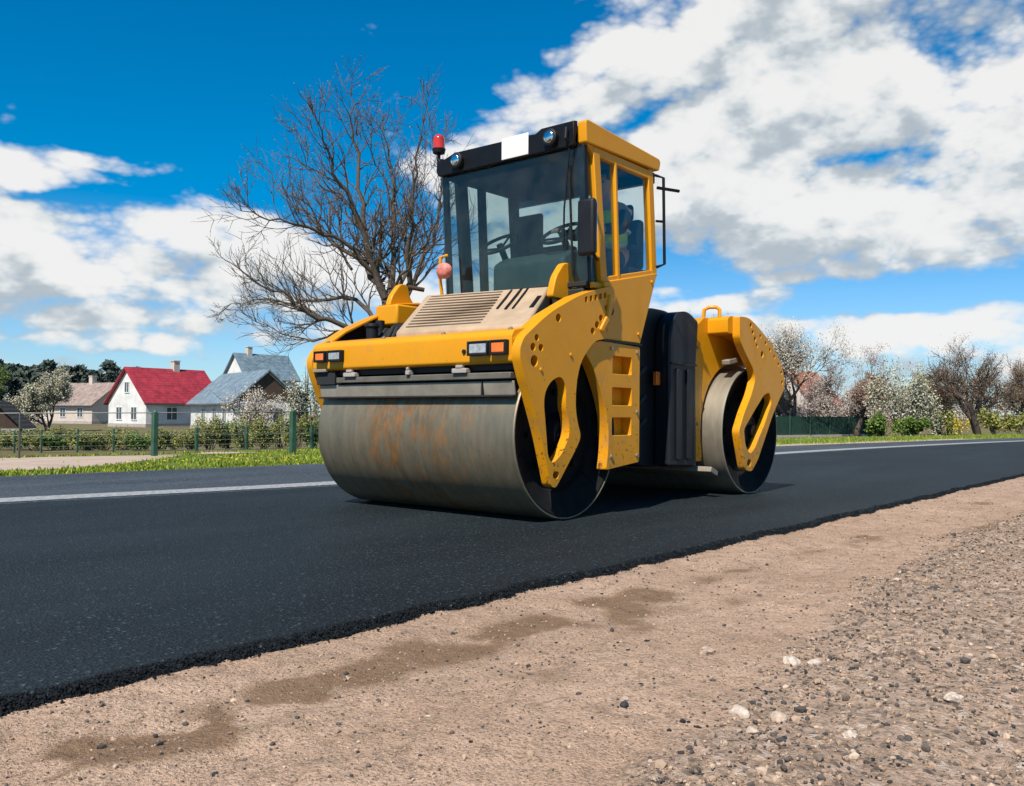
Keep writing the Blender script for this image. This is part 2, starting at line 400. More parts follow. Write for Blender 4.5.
def damp(x, y):
    xx = x + .10 * fbm(x, y, 3.1); yy = y + .05 * fbm(x + 7, y, 3.7); t = 0
    for (cx, cy, a, b, w) in STAIN:
        q = ((xx - cx) / (a * 1.25)) ** 2 + ((yy - cy) / (b * 1.45)) ** 2
        if q < 6: t += w * math.exp(-q)
    return min(1, t * max(0, .68 + 1.5 * fbm(x, y, 4.2)) + max(0, fbm(x + 31, y, .7) - .3) * .6)
def hz(x, y):
    f, n = far(x), near(x)
    if y > f - .3:
        s = y - f
        return -.03 - .025 * max(0, min(10, s)) - .032 * max(0, min(10, s - 10)) + (.015 * fbm(x, y, .7) if s > .4 else 0)
    if y > n + .25: return -.09 if y < f - .35 else -.05
    z = -.034
    d = n - y
    z += .012 * fbm(x, y, 1.1, 3) * min(1, .3 + d)
    z -= .012 * (math.exp(-((y + 2.84 + .03 * fbm(x, 1, .7)) / .11) ** 2) + math.exp(-((y + 3.14 + .04 * fbm(x, 2, .6)) / .12) ** 2)) * (.6 + .6 * fbm(x, 5, .8))
    if abs(x) < 9 and y > -8:
        z += .008 * fbm(x + 5, y, 6, 4) + .006 * fbm(x, y, 15, 3)
        st = stony(x, y); z += st * (.020 + .016 * fbm(x, y, 4, 4) + .012 * fbm(x, y, 19, 3))
    if d > 4: z -= min(.4, (d - 4) * .03)
    return z
def spread(a, b, step, lo, hi, g=1.13):
    v = []; x = a
    while x <= b: v.append(x); x += step
    s = step; x = v[-1]
    while x < hi: s *= g; x += s; v.append(x)
    s = step; x = a; w = []
    while x > lo: s *= g; x -= s; w.append(x)
    return w[::-1] + v
def make_ground():
    xs = spread(-5, 4.6, .035, -900, 2500); ys = spread(-5.4, -2.2, .03, -900, 2500)
    nx, ny = len(xs), len(ys)
    verts = [(x, y, hz(x, y)) for x in xs for y in ys]
    faces = [(i * ny + j, (i + 1) * ny + j, (i + 1) * ny + j + 1, i * ny + j + 1) for i in range(nx - 1) for j in range(ny - 1)]
    me = bpy.data.meshes.new('ground'); me.from_pydata(verts, [], faces)
    for k in ('grass', 'damp', 'stony', 'garden'): me.attributes.new(k, 'FLOAT', 'POINT')
    A = me.attributes
    g, d, s, gd = [], [], [], []
    for (x, y, z) in verts:
        f, n = far(x), near(x)
        gg = max(0, min(1, (y - f - .12) / .3)) if y > 0 or x > 40 else 0
        if y < n - 9: gg = max(gg, min(1, (n - 9 - y) / 3))
        gd.append(max(0, min(1, (y - f - 11) / 2)) if y > 0 else 0); g.append(gg); d.append(damp(x, y) if abs(x) < 14 and -9 < y < -2 else 0); s.append(stony(x, y) if abs(x) < 20 and -12 < y < 0 else 0)
    A['grass'].data.foreach_set('value', g); A['garden'].data.foreach_set('value', gd); A['damp'].data.foreach_set('value', d); A['stony'].data.foreach_set('value', s)
    o = fin_mesh('ground', me, 'ground', smooth=180); kind(o, 'structure')
make_ground()
def ribbon(name, x0, x1, step, fa, fb, z, mat, nb=2, zf=None):
    verts, faces = [], []; x = x0; k = 0
    while x <= x1 + 1e-6:
        a, b = fa(x), fb(x)
        for j in range(nb):
            y = a + (b - a) * j / (nb - 1); verts.append((x, y, (zf(x, y) if zf else 0) + z))
        if k:
            for j in range(nb - 1): p = (k - 1) * nb + j; faces.append((p, p + nb, p + nb + 1, p + 1))
        k += 1; x += step
    me = bpy.data.meshes.new(name); me.from_pydata(verts, [], faces)
    return kind(fin_mesh(name, me, mat, smooth=180), 'structure')
seam = lambda x: lin(x) - .42
ribbon('road', -60, 240, 1, seam, far, -.006, 'old asphalt')
ribbon('road_marking', -60, 240, .5, lambda x: lin(x) - .20, lambda x: lin(x) + .20, -.0015, 'road paint')
def mat_layer():
    # the new layer: smooth rolled top with a crumbly loose near edge
    verts, faces = [], []
    xs = spread(-5.2, 5, .022, -60, 240, 1.05)
    prof = [(0, 0), (.010, -.002), (.020, -.008), (.029, -.017), (.037, -.028), (.046, -.042), (.060, -.064)]
    top = [1, .6, .3, .12, .05, .02]
    nb = len(top) + len(prof)
    for k, x in enumerate(xs):
        n0 = near(x) + .035; s0 = seam(x) + .04
        e = .035 * fbm(x, 0, 2.2) + .018 * fbm(x, 4, 11)
        for t in top: verts.append((x, n0 + e + (s0 - n0) * t, .002 * fbm(x, t * 5, 1.5)))
        for (dy, z) in prof:
            j = rnd.uniform(-1, 1)
            verts.append((x + rnd.uniform(-.006, .006), n0 + e - dy + j * .009 * (dy > 0), z + rnd.uniform(-1, 1) * .006 * (dy > .009)))
        if k:
            for j in range(nb - 1): p = (k - 1) * nb + j; faces.append((p, p + 1, p + nb + 1, p + nb))
    me = bpy.data.meshes.new('asphalt_layer'); me.from_pydata(verts, [], faces)
    kind(fin_mesh('asphalt_layer', me, 'fresh asphalt', smooth=50), 'structure')
mat_layer()
ribbon('path', -60, 8.0, .5, lambda x: far(x) + 2.3 + .3 * fbm(x, 2, .5) + max(0, x - 1.0) * 1.3, lambda x: far(x) + 10.2 - max(0, x - 1.0) * .2 + .5 * fbm(x, 7, .4), .012, 'path dirt', 12, hz)

ribbon('pavement', 9, 32, .5, lambda x: far(x) + .25, lambda x: far(x) + 1.5 + .2 * fbm(x, 2, .5), .02, 'path dirt', 4, hz)
# loose stones ------------------------------------------------------
def rock(bm, c, r, flat=.6, seed=0, sub=1):
    v = bmesh.ops.create_icosphere(bm, subdivisions=sub, radius=r)['verts']
    q = Euler((rnd.uniform(-.4, .4), rnd.uniform(-.4, .4), rnd.uniform(0, 6.3))).to_matrix()
    sx, sy = rnd.uniform(.8, 1.25), rnd.uniform(.65, 1.0)
    for p in v:
        k = 1 + .42 * mnoise.noise(p.co / r * 1.1 + V((seed * 3.1, seed, 0))) + .16 * mnoise.noise(p.co / r * 3.1 + V((seed * 1.7, 0, seed)))
        p.co = q @ V((p.co.x * sx * k, p.co.y * sy * k, p.co.z * flat * k)) + V(c)
simple('edge crumb', (.010, .012, .014), .8, 0, .5, 60, spec=.15)
def rocks_fast(name, items, mat, label, cat):
    base = [V(p) for p in ((0, 0, 1), (.894, 0, .447), (.276, .851, .447), (-.724, .526, .447), (-.724, -.526, .447), (.276, -.851, .447), (.724, .526, -.447), (-.276, .851, -.447), (-.894, 0, -.447), (-.276, -.851, -.447), (.724, -.526, -.447), (0, 0, -1))]
    F = [(0, 1, 2), (0, 2, 3), (0, 3, 4), (0, 4, 5), (0, 5, 1), (1, 6, 2), (2, 7, 3), (3, 8, 4), (4, 9, 5), (5, 10, 1), (6, 7, 2), (7, 8, 3), (8, 9, 4), (9, 10, 5), (10, 6, 1), (11, 7, 6), (11, 8, 7), (11, 9, 8), (11, 10, 9), (11, 6, 10)]
    vs, fs = [], []
    for (c, r, flat) in items:
        a = rnd.uniform(0, 6.3); ca, sa = math.cos(a), math.sin(a); sx, sy = rnd.uniform(.8, 1.3), rnd.uniform(.6, 1)
        o = len(vs)
        for p in base:
            k = r * rnd.uniform(.72, 1.2); x, y = p.x * k * sx, p.y * k * sy
            vs.append((c[0] + x * ca - y * sa, c[1] + x * sa + y * ca, c[2] + p.z * k * flat))
        fs += [(a_ + o, b_ + o, c_ + o) for a_, b_, c_ in F]
    me = bpy.data.meshes.new(name); me.from_pydata(vs, [], fs)
    return kind(fin_mesh(name, me, mat, smooth=0), 'stuff', label, cat)
it = []
while len(it) < 60000:
    x, y = -4.6 + 13 * rnd.random() ** 1.5, -2.5 - abs(rnd.gauss(0, 1.5))
    if y < -7: continue
    st = stony(x, y); w = .12 + .88 * st * (.55 + 1.0 * max(0, fbm(x, y, 2.4) + .25))
    if rnd.random() > w: continue
    r = min(.016, .0022 + rnd.expovariate(1 / .0021)) * (1 if st > .3 else .75)
    it.append(((x, y, hz(x, y) + r * .25), r, rnd.uniform(.5, .9)))
rocks_fast('gravel', it, 'gravel stones', 'loose tan and grey gravel scattered over the dirt shoulder', 'gravel')
it = []
for k in range(24000):
    x = -4.9 + 14 * rnd.random() ** 1.8; f = rnd.random(); y = near(x) + .030 - f * .050 - (abs(rnd.gauss(0, .03)) if rnd.random() < .10 else 0) + .035 * fbm(x, 0, 2.2) + .018 * fbm(x, 4, 11); r = rnd.uniform(.0015, .0042) + (.005 * rnd.random() if rnd.random() < .08 else 0)
    it.append(((x, y, max(-.033, -.004 - max(0, f - .25) * .040) + rnd.uniform(-.003, .003)), r, .8))
rocks_fast('edge_crumbs', it, 'edge crumb', 'ragged black rim of crumbling asphalt along the new layer', 'asphalt crumbs')
it = []
CL = [(560, 662, 60, .10), (625, 710, 6, .02), (642, 685, 5, .02), (770, 705, 40, .07), (820, 640, 26, .06), (990, 548, 90, .12), (930, 542, 60, .12), (870, 640, 40, .1), (760, 745, 40, .06), (890, 770, 30, .08), (705, 720, 25, .05), (215, 715, 12, .05), (530, 735, 10, .04), (690, 560, 10, .08), (1000, 520, 20, .2), (940, 590, 26, .12), (425, 700, 14, .3), (850, 590, 20, .2)]
def gpt(px, py, z=-.04):
    d = FW + RT * ((px - 512) / FPX) - UP * ((py - 393) / FPX); return CAM + d * ((z - CAM.z) / d.z)
for (px, py, n, sp) in CL:
    c = gpt(px, py)
    for k in range(int(n * 1.2)):
        x, y = c.x + rnd.gauss(0, sp * 1.5), c.y + rnd.gauss(0, sp * .6); r = .0018 + min(.009, rnd.expovariate(1 / .0026))
        if y < near(x) - .1: it.append(((x, y, hz(x, y) + r * .1), r, .6))
rocks_fast('asphalt_crumbs', it, 'asphalt crumbs', 'black crumbs of asphalt spilled along the edge of the new layer', 'asphalt crumbs')
STONES = [(792, 667, .026, 'pale', 'largest rounded pale stone at the edge of the loose gravel'),
          (741, 722, .024, 'pale', 'tall pale upright stone on the left rim of the gravel'),
          (752, 741, .017, 'pale', 'small flat whitish stone lying just below the tall upright stone'),
          (850, 744, .017, 'pale', 'small bright stone alone in the gravel near the bottom edge'),
          (953, 713, .020, 'pale', 'pale stone in the gravel nearest the right edge of the photo'),
          (780, 727, .026, 'tan', 'wide flat tan stone half buried among dark crumbs'),
          (707, 656, .022, 'tan', 'flat tan stone alone on the smooth dirt left of the gravel'),
          (624, 712, .014, 'dark', 'small black stone on the smooth bare dirt'),
          (815, 668, .020, 'pale', 'broad pale stone just right of the largest rounded one'),
          (625, 706, .010, 'tan', 'tiny pale chip lying against the black stone on bare dirt')]
simple('stone pale', (.52, .42, .33), .9, 0, .3, 60, .7, 160); simple('stone tan', (.44, .33, .24), .9, 0, .3, 60, .7, 160); simple('stone dark', (.03, .032, .036), .8, 0, .2, 30)
for i, (px, py, r, c, lb) in enumerate(STONES):
    g = gpt(px, py); bm = bmesh.new(); rock(bm, (0, 0, r * .18), r * 1.1, .7, i + 2, 3)
    o = fin('stone', bm, 'stone ' + c, None, loc=V((g.x, g.y, hz(g.x, g.y))), smooth=24); tag(o, lb, 'stone', 'larger stones on the dirt shoulder')

# grass ------------------------------------------------------------
def blades(name, spots, mat, label, w=.012):
    vs, fs = [], []
    for (x, y, z, h) in spots:
        a = rnd.uniform(0, 6.3); l = rnd.uniform(.1, .6) * h; ww = w * rnd.uniform(.7, 1.4)
        dx, dy = math.cos(a) * ww, math.sin(a) * ww; b = rnd.uniform(0, 6.3); o = len(vs)
        vs += [(x - dx, y - dy, z), (x + dx, y + dy, z), (x + dx * .6 + math.cos(b) * l * .4, y + dy * .6 + math.sin(b) * l * .4, z + h * .6), (x + math.cos(b) * l, y + math.sin(b) * l, z + h)]
        fs += [(o, o + 1, o + 2), (o, o + 2, o + 3)]
    me = bpy.data.meshes.new(name); me.from_pydata(vs, [], fs)
    return kind(fin_mesh(name, me, mat, smooth=0), 'stuff', label, 'grass')
sp = []
while len(sp) < 34000:
    x = rnd.uniform(-3, 60) if rnd.random() < .5 else rnd.uniform(-3, 12)
    s = abs(rnd.gauss(0, 1.2)) if rnd.random() < .65 else rnd.uniform(0, 12)
    y = far(x) + .12 + s
    if 9 < x < 32 and s < 1.5 and rnd.random() < .8: continue
    if x < 7.5 and 2.3 + max(0, x - 1) * 1.3 < s < 9.9 and rnd.random() < .99: continue
    if rnd.random() > .45 + fbm(x, y, .9): continue
    sp.append((x, y, hz(x, y) - .01, rnd.uniform(.03, .085) * (1 if s > .3 else .7) * (1 if x < 20 else 1.4)))
blades('grass', sp, 'grass blades', 'bright yellow green grass along the far verge of the road', .014)
fl = []
for k in range(420):
    x = rnd.uniform(1, 12); s = abs(rnd.gauss(.9, .5)) + .1; y = far(x) + s
    if fbm(x, y, .8) > 0: fl.append(((x, y, hz(x, y) + rnd.uniform(.06, .15)), rnd.uniform(.012, .022), .4))
rocks_fast('dandelions', fl, 'yellow petals', 'yellow dandelion heads dotted through the far verge grass', 'flowers')

# ------------------------------------------------------------------ trees
def grow(bm_t, bm_c, p, d, length, r, lev, maxlev, cfg, tips, rg):
    n = 4 if lev < maxlev else 3
    pts = [V(p)]; rads = [r]; dd = V(d)
    for k in range(n):
        dd = (dd + V((rg.uniform(-1, 1), rg.uniform(-1, 1), rg.uniform(-.7, 1) + cfg.get('up', .15))) * cfg.get('wob', .22)).normalized()
        pts.append(pts[-1] + dd * length / n); rads.append(r * (1 - .62 * (k + 1) / n))
    tube(bm_t if lev <= cfg.get('tl', 1) else bm_c, pts, rads, 6 if lev < 2 else (4 if lev < 3 else 3), False)
    if lev >= maxlev:
        tips.append((pts[-1], dd)); tips.append((pts[-2], dd)); return
    nb = cfg['nb'][min(lev, len(cfg['nb']) - 1)]
    for k in range(nb):
        f = rg.uniform(.3, 1) if k else 1
        i = min(n - 1, int(f * n)); q = pts[i].lerp(pts[i + 1], f * n - i if f < 1 else 1)
        ax = V((rg.uniform(-1, 1), rg.uniform(-1, 1), rg.uniform(-1, 1))).cross(dd)
        if ax.length < 1e-3: continue
        ang = rg.uniform(.35, .95) if k else rg.uniform(.05, .35)
        nd = Matrix.Rotation(ang, 3, ax.normalized()) @ dd
        grow(bm_t, bm_c, q, nd, length * rg.uniform(.5, .82), max(cfg.get('rmin', .006), r * (.55 if k else .45)), lev + 1, maxlev, cfg, tips, rg)
def leaf(bm, p, s, rg):
    a = V((rg.uniform(-1, 1), rg.uniform(-1, 1), rg.uniform(-1, 1))); a = a.normalized() * s if a.length > .01 else V((s, 0, 0))
    b = a.orthogonal(); b = b.normalized() * s * rg.uniform(.5, .9)
    v = [bm.verts.new(p + x) for x in (-a, b, a, -b)]; bm.faces.new(v)
def tree(name, label, loc, h, seed, leafmat, leafn, leafs, spreadr=.03, barkm='bark', levels=5, nb=(4, 4, 4, 3, 3), trunk=.32, stems=1, r=.03, up=.15, wob=.22, group=None, cat='tree', rmin=.006, drop=0):
    rg = random.Random(seed)
    o = empty(name, label, cat, loc, group)
    bt, bc = bmesh.new(), bmesh.new(); tips = []
    for s in range(stems):
        a = rg.uniform(0, 6.3); tilt = .06 if stems == 1 else rg.uniform(.15, .5)
        d = V((math.cos(a) * tilt, math.sin(a) * tilt, 1)).normalized()
        grow(bt, bc, V((rg.uniform(-.1, .1) * (stems > 1), rg.uniform(-.1, .1) * (stems > 1), -.1)), d, h * trunk * (1 if stems == 1 else rg.uniform(.8, 1.2)), h * r, 0, levels, dict(nb=nb, up=up, wob=wob, rmin=rmin), tips, rg)
    lm = []
    for p, d in tips:
        for k in range(leafn):
            q = p + V((rg.gauss(0, 1), rg.gauss(0, 1), rg.gauss(0, .8))) * h * spreadr - V((0, 0, rg.uniform(0, drop) * h))
            if q.z > .05: lm.append(q)
    zmax = max(p.z for p, _ in tips); k = h / max(.1, zmax)
    for b in (bt, bc): bmesh.ops.scale(b, verts=b.verts, vec=(k, k, k))
    fin('trunk', bt, barkm, o, smooth=60)
    nt_ = len(bc.faces)
    for q in lm: leaf(bc, q * k, leafs * rg.uniform(.6, 1.3), rg)
    me = bpy.data.meshes.new('crown'); bc.to_mesh(me); bc.free()
    c = fin_mesh('crown', me, [barkm, leafmat], o, smooth=0)
    mi = [0] * nt_ + [1] * (len(me.polygons) - nt_); me.polygons.foreach_set('material_index', mi)
    return o
def bush(name, label, loc, rx, ry, h, n, s, mat, seed, group=None, cat='shrub', stems=14, clumps=9):
    rg = random.Random(seed); o = empty(name, label, cat, loc, group)
    b = bmesh.new(); cl = []
    for k in range(clumps):
        a = rg.uniform(0, 6.3); q = rg.uniform(0, .8) ** .5
        cl.append((V((math.cos(a) * q * rx, math.sin(a) * q * ry, h * rg.uniform(.3, .8))), rg.uniform(.22, .42)))
    for k in range(n):
        c, cr = rg.choice(cl); v = V((rg.gauss(0, 1), rg.gauss(0, 1), rg.gauss(0, 1))); v = v.normalized() * rg.uniform(.35, 1.1)
        q = c + V((v.x * rx * cr, v.y * ry * cr, v.z * h * cr))
        if q.z < 0: q.z = rg.uniform(0, h * .3)
        leaf(b, q, s * rg.uniform(.5, 1.4), rg)
    fin('crown', b, mat, o, smooth=0)
    b = bmesh.new()
    for k in range(stems):
        c, cr = rg.choice(cl); e = c + V((rg.gauss(0, .35) * rx, rg.gauss(0, .35) * ry, h * rg.uniform(.1, .4)))
        tube(b, [V((rg.uniform(-.2, .2) * rx, rg.uniform(-.2, .2) * ry, -.05)), c * .6, e], [.03 * h / 2, .02 * h / 2, .006], 4, False)
    fin('trunk', b, 'bark', o, smooth=60)
    return o
def on_ground(px, d, dz=0):
    p = at(px, 415, d); return V((p.x, p.y, hz(p.x, p.y) + dz))

# the big bare tree: its main limbs follow the limbs of the photographed tree
def big_tree():
    D = 27; rg = random.Random(11)
    base = on_ground(396, D); o = empty('bare_tree', 'tall bare spring tree with wide spreading grey brown branches behind the roller', 'tree', base)
    def cp(cx, cy, dd=0):
        cy = 640 - (640 - cy) * .91; cx = 530 + (cx - 530) * .95
        return at(180 + cx / 2.536, 60 + cy / 2.536, D + dd) - base
    bt, bc = bmesh.new(), bmesh.new()
    fork = cp(528, 640); low = cp(545, 790)
    tube(bt, [V((0, 0, -.2)), V((.02, 0, .6)), low, fork], [.32, .24, .21, .17], 10)
    limbs = [([(528, 640), (500, 530), (470, 460), (457, 340), (440, 200), (430, 90), (432, 8)], .15, (0, .4, .8, 1.0, 1.3, 1.4, 1.5)),
             ([(520, 600), (480, 480), (430, 340), (385, 250), (350, 160), (335, 95)], .12, (0, -.3, -.7, -1.2, -1.6, -1.8)),
             ([(515, 570), (440, 480), (365, 430), (320, 370), (265, 330), (215, 250)], .10, (0, .5, 1.1, 1.5, 1.9, 2.2)),
             ([(490, 530), (400, 440), (330, 405), (260, 395), (190, 375), (135, 345)], .08, (0, -.6, -1.2, -1.6, -2.0, -2.3)),
             ([(535, 720), (440, 600), (350, 603), (280, 615), (170, 600), (80, 640)], .085, (0, .4, .9, 1.3, 1.8, 2)),
             ([(540, 740), (380, 668), (320, 640), (265, 600), (190, 560), (105, 500)], .10, (0, -.8, -1.3, -1.5, -1.8, -2.1)),
             ([(530, 620), (540, 520), (548, 420), (540, 280), (528, 180), (515, 110)], .13, (0, .6, 1.0, 1.2, 1.6, 1.9)),
             ([(545, 640), (580, 560), (592, 440), (590, 340), (602, 210), (618, 70)], .12, (0, -.6, -.9, -1.3, -1.5, -1.7)),
             ([(560, 650), (620, 500), (650, 420), (665, 310), (670, 210), (668, 150)], .09, (0, .5, 1, 1.3, 1.7, 2.1)),
             ([(545, 600), (590, 480), (560, 360), (500, 230), (480, 120)], .07, (0, 1.3, 1.9, 2.4, 2.8)),
             ([(520, 650), (560, 540), (610, 470), (660, 390), (690, 300)], .07, (0, -1.0, -1.6, -2.0, -2.4)),
             ([(430, 520), (400, 470), (400, 380), (330, 260), (290, 140)], .05, (.3, 1.2, 1.9, 2.5, 2.8)),
             ([(540, 700), (420, 690), (330, 720), (240, 700), (150, 650)], .06, (0, .9, 1.5, 2, 2.2))]
    tips = []
    for pts, r, dd in limbs:
        P = [cp(c[0], c[1], z) for c, z in zip(pts, dd)]
        Q = []
        for a, b in zip(P, P[1:]):
            for k in range(3): Q.append(a.lerp(b, k / 3) + V((rg.gauss(0, .05), rg.gauss(0, .05), rg.gauss(0, .05))) * (1 if (k or Q) else 0))
        Q.append(P[-1]); n = len(Q)
        rads = [max(.012, 1.0 * r * (1 - .93 * (i / (n - 1)) ** .8)) for i in range(n)]
        tube(bt, Q, rads, 7)
        for i in range(2, n):
            for s in range(rg.choice((1, 2, 2))):
                d = (Q[i] - Q[i - 1]).normalized(); ax = V((rg.gauss(0, 1), rg.gauss(0, 1), rg.gauss(0, 1))).cross(d)
                nd = Matrix.Rotation(rg.uniform(.45, 1.0), 3, ax.normalized()) @ d
                nd = (nd + V((0, 0, .18))).normalized()
                grow(bc, bc, Q[i], nd, rg.uniform(.7, 1.5) * (1.1 - .62 * i / n), max(.014, rads[i] * .5), 1, 3, dict(nb=(3, 4, 3), up=.12, wob=.26, rmin=.0085, tl=-1), tips, rg)
    fin('trunk', bt, 'bark pale', o, smooth=60)
    nf = len(bc.faces)
    for p, d in tips:
        if rg.random() < .55: leaf(bc, p, .026, rg)
    me = bpy.data.meshes.new('crown'); bc.to_mesh(me); bc.free()
    fin_mesh('crown', me, ['bark pale', 'brown buds'], o, smooth=0)
    me.polygons.foreach_set('material_index', [0] * nf + [1] * (len(me.polygons) - nf))
big_tree()

G1 = 'trees beyond the road on the right'
tree('blossom_tree', 'tall white blossoming tree just beyond the rear drum', on_ground(788, 58), 7.2, 3, 'white blossom', 15, .05, .022, 'bark', 5, (4, 4, 4, 3, 3), .26, 2, .022, group=G1)
tree('budding_tree', 'rounded reddish brown budding tree between white blossom tree and white bush', on_ground(856, 60), 6.1, 8, 'pink buds', 12, .045, .022, 'bark', 5, (5, 4, 4, 3, 3), .25, 1, .03, group=G1)
tree('bare_tree', 'largest wide brown leafless tree left of the right photo edge', on_ground(978, 66), 7.6, 21, 'brown buds', 6, .04, .018, 'bark', 5, (5, 4, 4, 3, 3), .26, 2, .02, group=G1, rmin=.012)
tree('bare_tree', 'smaller brown leafless tree right of the white blossoming bush', on_ground(938, 70), 5.8, 25, 'brown buds', 6, .04, .018, 'bark', 5, (5, 4, 4, 3, 3), .26, 2, .02, group=G1, rmin=.012)
tree('bare_tree', 'brown leafless tree cut off by the right photo edge', on_ground(1030, 72), 6.4, 29, 'brown buds', 6, .04, .018, 'bark', 5, (5, 4, 4, 3, 3), .26, 2, .02, group=G1, rmin=.012)
tree('budding_tree', 'pale budding tree whose top shows above the black tank', on_ground(712, 50), 7.4, 33, 'cream blossom', 3, .045, .022, 'bark', 5, (4, 4, 4, 3, 3), .28, 1, .022, group=G1)
tree('budding_tree', 'greyish pink tree directly above the orange roof', on_ground(822, 78), 6.4, 37, 'grey pink twigs', 5, .055, .022, 'bark', 5, (4, 4, 4, 3, 3), .26, 2, .022, group=G1)
bush('blossom_shrub', 'round white blossoming bush right of the green panel fence', on_ground(905, 56), 2.1, 2.0, 4.3, 10000, .062, 'cream blossom', 5, clumps=14)
for i, (px, d, rx, h, lb) in enumerate([(782, 62, 1.6, 3.2, 'greyish pink hedge bush beside the rear drum'), (812, 63, 1.7, 2.9, 'greyish pink hedge bush under the orange roof'), (842, 64, 1.7, 3.1, 'greyish pink hedge bush behind right end of green panel fence'), (868, 66, 1.4, 2.6, 'greyish pink hedge bush just left of the white blossoming bush')]):
    bush('hedge_bush', lb, on_ground(px, d), rx, 1.4, h, 6500, .06, 'grey pink twigs', 40 + i, 'greyish pink bushes behind the green panel fence')
for i, (px, d, rx, h, lb) in enumerate([(884, 50, 1.1, 1.3, 'low bright green bush at the foot of the reddish brown tree'), (915, 52, 1.2, 1.2, 'low bright green bush at the foot of the white blossoming bush'), (945, 56, 1.1, 1.5, 'low dark green bush left of the little yellow shrub'), (995, 60, 1.6, 1.5, 'low dark green bush under the largest leafless tree'), (1020, 60, 1.3, 1.4, 'low dark green bush at the right photo edge')]):
    bush('green_bush', lb, on_ground(px, d), rx, .9, h, 1600, .08, 'fresh leaves' if i < 2 else 'olive leaves', 60 + i, 'low green bushes along the right verge')
bush('yellow_shrub', 'small yellow flowering shrub under the leafless trees on the right', on_ground(961, 54), .45, .4, 1.5, 420, .05, 'yellow petals', 71, stems=5, clumps=5)
# left side
tree('blossom_tree', 'narrow cream blossoming tree in front of the brown roofed house', on_ground(46, 62), 4.7, 91, 'cream blossom', 20, .05, .022, 'bark', 5, (4, 4, 4, 3, 3), .25, 2, .02)
tree('leafy_tree', 'yellow green leafy tree cut off by the left photo edge', on_ground(-8, 70), 5.2, 95, 'fresh leaves', 9, .06, .025, 'bark', 5, (4, 4, 4, 3, 3), .28, 1, .025)
bush('blossom_shrub', 'wide white blossoming shrub in front of the brown gable', on_ground(255, 55), 2.2, 1.4, 2.7, 7500, .05, 'white blossom', 97, clumps=14, stems=24)
bush('blossom_shrub', 'pale blossoming shrub beside the left end of the front drum', on_ground(308, 50), 1.2, 1.0, 3.5, 5000, .048, 'cream blossom', 99, clumps=9, stems=20)
GH = 'olive hedge shrubs behind the green wire fence'
HL = [(-4, 'at the left photo edge'), (17, 'above the dark shed corner'), (34, 'left of the cream blossoming tree'), (52, 'below the cream blossoming tree'), (70, 'right of the cream blossoming tree'), (88, 'below the brown roofed house'), (106, 'below the left edge of the red roofed house'), (124, 'below the white gable of the red roofed house'), (141, 'just left of the thick green post'), (158, 'directly behind the thick green post'), (175, 'below the left end of the grey roofed house'), (192, 'below the white wall of the grey roofed house'), (210, 'below the left edge of the white blossoming shrub'), (228, 'below the corner of the grey roofed house'), (246, 'below the middle of the white blossoming shrub'), (264, 'below the brown gable'), (281, 'left of the second thick green post'), (298, 'right of the second thick green post'), (316, 'touching the front drum outline')]
for i, (px, wh) in enumerate(HL):
    big = px > 205
    bush('hedge_shrub', ('taller' if big else 'low') + ' olive hedge shrub ' + wh, on_ground(px, 31 + .5 * math.sin(i * 2.1)), .62, .5, (1.05 if big else .72) * (1 + .1 * math.sin(i * 3.7)), 2800, .032, 'fresh leaves' if i % 5 == 3 else 'olive leaves', 120 + i, GH, clumps=12)
# far wood: one mass
def wood():
    rg = random.Random(5); b = bmesh.new(); base = on_ground(60, 200)
    for px in range(-40, 300, 4):
        d = rg.uniform(190, 235); p = on_ground(px, d) - base
        top = (11.8 if px < 110 else 11.5 if px < 140 else 9.5 if px < 210 else 8) * rg.uniform(.92, 1.06); w = rg.uniform(2.6, 4.0)
        tube(b, [p, p + V((0, 0, top * .8))], [.3, .1], 5)
        for k in range(620):
            t = rg.random() ** .8; rr = w * (1.0 - 2.6 * max(0, t - .45) ** 2); a = rg.uniform(0, 6.3); q = rr * rg.random() ** .4
            leaf(b, p + V((math.cos(a) * q, math.sin(a) * q, top * (.15 + .85 * t))), rg.uniform(.3, .75), rg)
    kind(fin('wood', b, 'hazed dark leaves', loc=base, smooth=0), 'stuff', 'dark evergreen wood along the horizon behind the houses', 'wood')
wood()
def hedgerow():
    rg = random.Random(15); base = on_ground(900, 125); b = bmesh.new()
    for px in range(690, 1240, 9):
        p = on_ground(px, rg.uniform(115, 140)) - base; top = rg.uniform(3.2, 6.0); w = rg.uniform(1.5, 2.6)
        tube(b, [p, p + V((0, 0, top * .7))], [.12, .04], 4)
        for k in range(230):
            t = rg.random(); a = rg.uniform(0, 6.3); q = w * (1.1 - t * .6) * rg.random() ** .5
            leaf(b, p + V((math.cos(a) * q, math.sin(a) * q, top * (.02 + .98 * t))), rg.uniform(.10, .26), rg)
    kind(fin('hedgerow', b, 'brown buds', loc=base, smooth=0), 'stuff', 'far brown hedgerow behind the trees on the right', 'hedgerow')
hedgerow()

